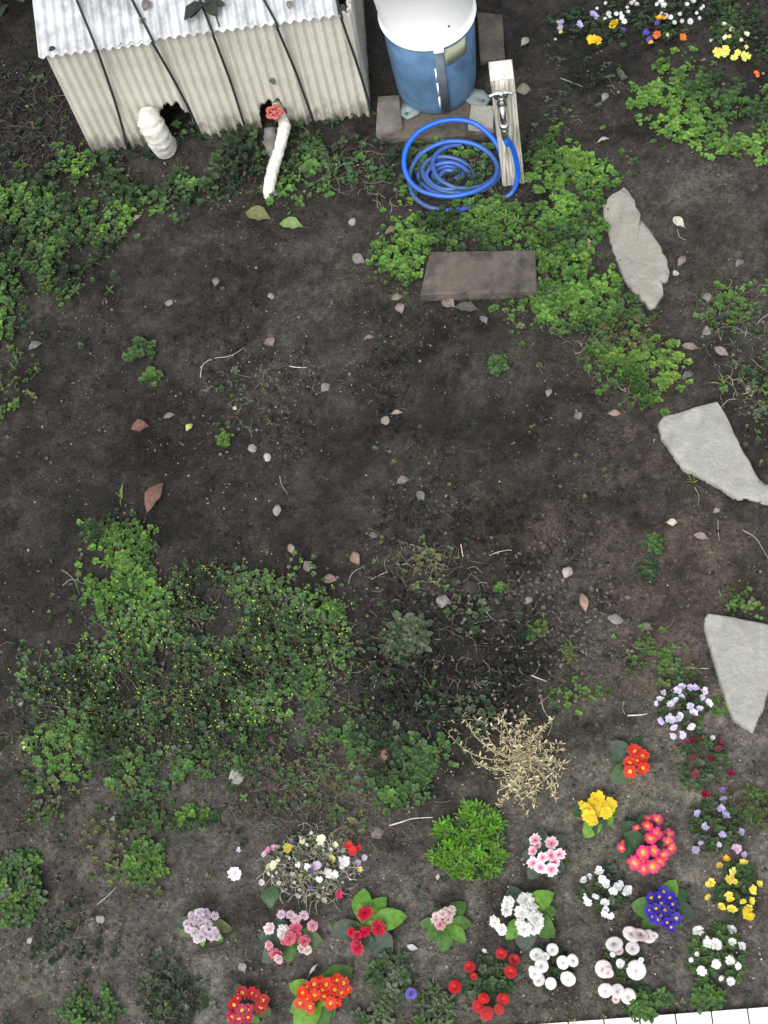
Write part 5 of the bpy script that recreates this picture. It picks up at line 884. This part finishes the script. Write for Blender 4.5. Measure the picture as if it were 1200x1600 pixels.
# ---------------------------------------------------------------- dead leaves, stones and twigs one by one
RB_, PK, TN, CR, GY_, OL = (.14, .075, .060), (.21, .165, .150), (.19, .155, .125), (.38, .36, .29), (.15, .145, .138), (.17, .19, .08)
DL = [(242, 778, 64, 62, RB_, .85, T_OVAL, 'largest dead leaf, long reddish brown, above the bright weed tip'),
 (219, 668, 30, 8, RB_, 1.5, T_OVAL, 'reddish curled dead leaf on dark soil at the left, above the longest one'),
 (421, 535, 17, 130, PK, 1.7, T_ROUND, 'small pinkish dead leaf alone on the dark soil in the upper middle'),
 (630, 752, 26, 15, PK, 1.5, T_OVAL, 'ragged pale dead leaf near the picture centre'),
 (657, 775, 22, 128, GY_, 1.2, T_OVAL, 'smooth grey oval leaf just below the ragged pale one'),
 (620, 646, 20, 5, PK, 1., T_OVAL, 'thin pale leaf scrap beside a pebble in the upper middle'),
 (556, 872, 27, 115, (.20, .135, .11), 1.4, T_OVAL, 'tan reddish dead leaf left of the olive sprigs'),
 (515, 906, 25, 0, (.18, .11, .09), 1.5, T_OVAL, 'flat reddish dead leaf above the brightest yellow-green sprig'),
 (369, 904, 18, 20, (.15, .07, .06), 1.8, T_OVAL, 'dull reddish leaf at the top rim of the chickweed mat'),
 (455, 858, 20, 110, PK, 1., T_OVAL, 'narrow pink-grey dead leaf above the chickweed mat'),
 (480, 886, 14, 20, PK, 1.8, T_ROUND, 'round pinkish leaf scrap right above the chickweed mat'),
 (912, 942, 38, 102, (.22, .145, .12), .9, T_OVAL, 'long pink-brown dead leaf among the pale crumbs'),
 (887, 895, 22, 60, (.27, .23, .21), 1.8, T_OVAL, 'pale folded dead leaf above the pink-brown long one'),
 (827, 938, 17, 60, GY_, 1.7, T_OVAL, 'grey pointed leaf at the right of the withered heap'),
 (1060, 347, 26, 140, CR, 1.2, T_OVAL, 'cream oval leaf with curled stem right of the narrow flagstone'),
 (1065, 408, 25, 55, PK, 1., T_OVAL, 'pink dead leaf below the cream oval one'),
 (1056, 428, 12, 20, CR, 1.5, T_ROUND, 'tiny pale scrap by the broken edge of the narrow flagstone'),
 (918, 380, 20, 10, (.30, .22, .17), 1.1, T_ROUND, 'round tan leaf in the ground cover left of the narrow flagstone'),
 (996, 496, 27, 120, (.18, .12, .105), 1.2, T_OVAL, 'reddish dead leaf at the tip of the narrow flagstone'),
 (1078, 542, 32, 170, PK, .9, T_OVAL, 'long tan dead leaf right of the yellow-green clump'),
 (1127, 549, 28, 150, (.20, .145, .13), 1.1, T_OVAL, 'pink-brown dead leaf near the right weeds'),
 (1105, 518, 20, 30, GY_, 1.3, T_OVAL, 'grey leaf below the small bright clump at right'),
 (1105, 465, 20, 100, GY_, 1.2, T_OVAL, 'grey curled leaf above the small bright clump at right'),
 (1075, 588, 26, 30, (.13, .12, .11), 1.3, T_OVAL, 'dark grey flat leaf right of the yellow-green clump'),
 (960, 646, 24, 0, PK, 1., T_OVAL, 'pale pink leaf on the soil left of the triangular flagstone'),
 (903, 650, 15, 120, GY_, 1.4, T_ROUND, 'grey-pink leaf scrap left of the pale pink leaf'),
 (858, 614, 17, 70, GY_, 1.4, T_OVAL, 'grey leaf scrap in the upper right middle soil'),
 (1095, 839, 27, 165, PK, 1., T_OVAL, 'curled pink dead leaf below the triangular flagstone'),
 (1050, 816, 18, 0, CR, 1.2, T_OVAL, 'cream leaf scrap left of the curled pink leaf'),
 (1120, 738+60, 14, 30, PK, 1.2, T_OVAL, 'small pink scrap on the right soil under the triangular flagstone'),
 (455, 352, 40, 172, (.17, .24, .09), 1., T_OVAL, 'fresh yellow-green leaf on soil below the slim wrapped pipe'),
 (403, 338, 44, 168, (.12, .14, .06), 1.1, T_OVAL, 'olive leaf left of the fresh yellow-green one'),
 (612, 361, 30, 25, (.2, .16, .13), 1., T_OVAL, 'tan leaf left of the dense bright ground cover'),
 (625, 482, 20, 110, PK, 1.4, T_OVAL, 'pale leaf hanging below the lower left corner of the brown block'),
 (620, 465, 20, 20, GY_, 1.4, T_OVAL, 'grey leaf below the left end of the brown block'),
 (700, 474, 26, 150, (.22, .19, .15), 1.5, T_OVAL, 'tan leaf directly below the brown block'),
 (730, 482, 46, 172, (.07, .07, .07), .9, T_OVAL, 'long dark grey leaf below the brown block'),
 (755, 500, 18, 130, GY_, 1.4, T_OVAL, 'small grey leaf right of the long dark grey one'),
 (560, 405, 26, 150, GY_, 1.3, T_OVAL, 'grey leaf at the left end of the bright ground cover'),
 (577, 529, 22, 10, PK, 1., T_OVAL, 'pale leaf scrap above the middle soil'),
 (943, 221, 24, 10, CR, .9, T_OVAL, 'pale narrow leaf on bare soil at the upper right'),
 (820, 65, 18, 50, (.28, .27, .22), 1.2, T_OVAL, 'pale leaf on dark soil behind the tap post'),
 (818, 140, 28, 10, (.14, .12, .1), 1.6, T_OVAL, 'brown-grey leaf touching the right side of the tap post'),
 (945, 152, 16, 60, GY_, 1.3, T_OVAL, 'grey leaf in the upper right soil'),
 (215, 342, 22, 35, (.32, .25, .2), .9, T_OVAL, 'pale leaf at the edge of the left ground cover'),
 (337, 440, 16, 80, GY_, 1.2, T_OVAL, 'small grey leaf left of the upper soil centre'),
 (55, 541, 26, 25, GY_, 1.1, T_OVAL, 'grey leaf at the left below the ground cover'),
 (264, 650, 24, 20, GY_, 1., T_OVAL, 'grey leaf under the lone clover-like clump'),
 (296, 668, 18, 50, (.26, .33, .1), 1.3, T_OVAL, 'yellow-green leaf left of the tiny lime sprout'),
 (40, 1163, 24, 75, (.42, .45, .22), 1.2, T_OVAL, 'pale yellow leaf at the left edge beside the weed mat'),
 (508, 605, 20, 45, GY_, 1.4, T_OVAL, 'grey leaf left of the upper middle pebbles'),
 (180, 1280, 20, 5, (.2, .21, .15), 1.1, T_OVAL, 'greyish leaf at the left end of the lower weeds'),
 (370, 1215, 32, 30, (.26, .24, .21), 1.6, T_OVAL, 'pale papery leaf right of the lower weeds'),
 (345, 1135, 24, 165, GY_, 1.6, T_OVAL, 'pale grey leaf scrap within the chickweed mat'),
 (590, 1303, 24, 30, (.16, .13, .12), 1.8, T_OVAL, 'dark pink-grey leaf above the crimson primrose'),
 (644, 1480, 20, 165, (.4, .4, .4), .9, T_OVAL, 'pale silver leaf between crimson and small pink primroses'),
 (757, 1486, 14, 145, (.45, .45, .44), 1.1, T_OVAL, 'white scrap left of the white pompon daisies'),
 (378, 1512, 20, 120, (.28, .28, .25), 1.4, T_OVAL, 'grey scrap above the dark crimson primrose'),
 (490, 1515, 28, 50, (.3, .32, .28), .5, T_OVAL, 'narrow silver leaf above the scarlet primrose'),
 (684, 1370, 14, 80, (.35, .35, .33), 1.2, T_OVAL, 'grey leaf scrap below the mossy mound'),
 (1156, 412, 18, 40, GY_, 1.4, T_OVAL, 'grey scrap at the right above the weeds'),
 (1172, 610, 22, 100, (.2, .15, .12), 1.1, T_OVAL, 'brown leaf among the right edge weeds'),
 (601, 1180, 14, 0, (.18, .08, .07), 1.6, T_ROUND, 'dull red leaf in the weeds right of the chickweed mat'),
 (692, 940, 24, 80, (.19, .18, .17), 1.8, T_OVAL, 'torn grey leaf at the top of the withered heap'),
 (920, 1080, 12, 0, (.2, .18, .15), 1.1, T_OVAL, 'tiny tan scrap right of the seedling row')]
for (x, y, L, a, c, ws, tp, lab) in DL: one_leaf('dead_leaf', lab, 'dead leaf', x, y, L*random.uniform(.75, .95), a, jit(np.array(c)*.85, .2), T_DEAD if tp is T_OVAL else tp, ws*random.uniform(.75, 1.), group='dead leaves scattered over the soil')
mb = MB(); P_ = RNG.uniform([-40, 230], [1240, 1600], (16000, 2))
r_ = ROT @ np.stack([P_[:, 0]-600, 800-P_[:, 1], np.full(len(P_), -FPX)]); t_ = -HC/r_[2]; lx, ly = r_[0]*t_, r_[1]*t_
kk = fbm(lx*3.1, ly*3.1, 101, 4) > RNG.uniform(.50, .70, len(lx)); lx, ly = lx[kk][:3600], ly[kk][:3600]; lz = hgt(lx, ly)
for x_, y_, z_ in zip(lx, ly, lz): put(mb, random.choice((T_SMALL, T_LANCE, T_ROUND, T_DEAD)), (x_, y_, z_+.003), random.uniform(0, 6.28), random.uniform(-.1, .4), random.uniform(-.7, .7), random.uniform(.003, .007)+.007*random.random()**4, jit(random.choice([(.11, .095, .082), (.08, .07, .062), (.14, .125, .11), (.06, .05, .042), (.17, .15, .12), (.10, .075, .06)]), .3), random.uniform(.6, 1.2))
tag(mb.build('leaf_litter', 'dry'), 'fine crumbled leaf litter strewn thinly over the whole garden soil', 'leaf litter', kind='stuff')
def pebble(px, py, r, col, lab, sx=1.):
    p = GG(px, py, 0); v = ICO2[0]*np.array([r*sx, r, r*.6]); v = v*(1+.2*RNG.uniform(-1, 1, (len(v), 1))); mb = MB(); mb.add(v, ICO2[1], np.array(col)*.7); o = mb.build('pebble', 'crumb', loc=(p[0], p[1], p[2]+r*.35), smooth=True); o.rotation_euler = (0, 0, random.uniform(0, 3)); tag(o, lab, 'pebble', 'pebbles on the soil')
for (x, y, r, c, lab) in ((395, 701, .017, (.33, .31, .28), 'larger grey pebble below the tiny lime sprout'), (418, 715, .015, (.5, .49, .45), 'pale pebble just right of the larger grey one'), (367, 638, .009, (.62, .62, .58), 'small white pebble above the tiny lime sprout'), (603, 658, .018, (.33, .29, .26), 'rounded tan pebble in the upper middle soil'), (551, 348, .016, (.42, .41, .37), 'pale pebble on soil below the rough weeds'), (433, 798, .016, (.35, .34, .33), 'light grey stone chip in the left middle soil'), (963, 969, .021, (.27, .26, .24), 'oblong grey stone left of the wedge-shaped flagstone'), (1011, 979, .016, (.22, .2, .18), 'dull brown stone right of the oblong grey one'), (584, 837, .014, (.16, .15, .14), 'dark pebble above the tan reddish leaf'), (158, 1437, .017, (.38, .38, .35), 'pale stone on the lower left soil'), (47, 1469, .010, (.45, .45, .4), 'small pale pebble by the lower left edge'), (424, 473-10, .012, (.3, .3, .28), 'grey pebble in the upper left middle soil'), (1112, 1252, .017, (.4, .38, .34), 'cream stone above the lilac-purple viola'), (1113, 1153, .009, (.8, .8, .78), 'tiny white pebble above the dark red violas'), (32, 1097, .014, (.42, .42, .4), 'white stone at the left end of the weed mat'), (265, 474, .014, (.28, .27, .26), 'grey stone on the upper left soil'), (712, 780+130, .018, (.06, .055, .05), 'dark clod above the withered heap'), (736, 917, .026, (.055, .05, .045), 'largest dark clod beside the tiny green tuft')):
    pebble(x, y, r, c, lab, random.uniform(1., 1.4))
def twig(pts, r, c, lab):
    P = [GG(x, y, .004+.004*(i % 2)) for i, (x, y) in enumerate(pts)]; o0 = P[0]; mb = MB(); n = len(spline(P, 5)); tube(mb, spline(P, 5), list(np.linspace(r, r*.5, n)), c, seg=6); tag(mb.build('twig', 'dry', smooth=True, off=o0, loc=o0), lab, 'twig', 'twigs and stalks on the soil')
for (p_, r, c, lab) in (([(608, 1290), (625, 1285), (645, 1279), (677, 1277)], .0035, (.42, .40, .34), 'longest pale bare stalk above the left of the mossy mound'), ([(313, 590), (317, 570), (335, 560), (360, 556), (382, 543)], .0022, (.36, .34, .28), 'thin curved pale stalk on the upper left soil'),
  ([(437, 743), (440, 757), (450, 773)], .0016, (.3, .28, .22), 'tiny thin stalk in the left middle'), ([(451, 572), (465, 574), (480, 574)], .0018, (.5, .49, .45), 'short straight whitish stalk in the upper middle'), ([(152, 1413), (168, 1400), (183, 1385)], .002, (.36, .35, .32), 'pale stalk on the lower left soil'),
  ([(980, 1118), (1000, 1117), (1012, 1115)], .0028, (.5, .5, .46), 'straight whitish stick left of the lavender violas'), ([(1070, 1043), (1090, 1044), (1108, 1045)], .0022, (.4, .4, .36), 'whitish straw left of the wedge-shaped flagstone'), ([(1160, 828), (1180, 840), (1193, 860), (1205, 880)], .002, (.28, .25, .2), 'long arched brown stalk at the right edge'),
  ([(1122, 812), (1122, 830), (1124, 845)], .0018, (.3, .27, .22), 'thin upright stalk left of the arched one'), ([(1058, 358), (1062, 370), (1072, 375)], .0012, (.4, .36, .28), 'curled stem of the cream oval leaf'), ([(-10, 296), (30, 297), (60, 307), (75, 315)], .004, (.15, .145, .13), 'grey branch at the left edge in the ground cover'),
  ([(155, 1040), (165, 1025), (178, 1012)], .003, (.3, .29, .27), 'grey broken stick at the left end of the chickweed mat'), ([(100, 1105), (115, 1095), (125, 1080)], .0055, (.17, .155, .14), 'thick grey-brown stick at the left end of the weed mat'), ([(97, 890), (115, 905), (125, 930)], .003, (.14, .13, .12), 'dark bent stick left of the bright weed tip'),
  ([(98, 915), (112, 905), (130, 912)], .003, (.16, .15, .14), 'forked grey stick left of the bright weed tip'), ([(580, 905), (590, 900), (606, 893)], .002, (.36, .35, .3), 'pale twig beside the tan reddish leaf'), ([(640, 850), (660, 856), (690, 860)], .002, (.22, .2, .17), 'brown twig above the olive sprigs'),
  ([(720, 850), (722, 862), (724, 872)], .0022, (.48, .46, .42), 'short pale twig right of the olive sprigs'), ([(765, 868), (780, 862), (800, 860), (808, 872)], .002, (.34, .32, .28), 'bent pale stalk at the top right of the heap'), ([(830, 1055), (842, 1060), (855, 1065)], .0024, (.45, .43, .39), 'white forked root right of the heap'),
  ([(842, 1100), (860, 1085), (878, 1070)], .002, (.16, .14, .12), 'brown twig pointing at the seedling row'), ([(845, 1090), (850, 1110), (862, 1130), (856, 1150)], .0025, (.28, .2, .17), 'reddish root beside the dried straw plant'), ([(875, 122), (892, 128), (910, 135)], .0028, (.2, .18, .15), 'brown stick on the upper right soil'),
  ([(450, 165+20), (470, 195), (488, 212)], .0018, (.3, .29, .27), 'thin grey wire-like stem right of the red valve'), ([(975, 1095), (973, 1108), (978, 1118)], .0014, (.3, .28, .24), 'thin stem left of the straight whitish stick'), ([(1085, 760), (1092, 775), (1090, 790)], .0015, (.27, .25, .2), 'short stem left below the triangular flagstone')):
    twig(p_, r, c, lab)
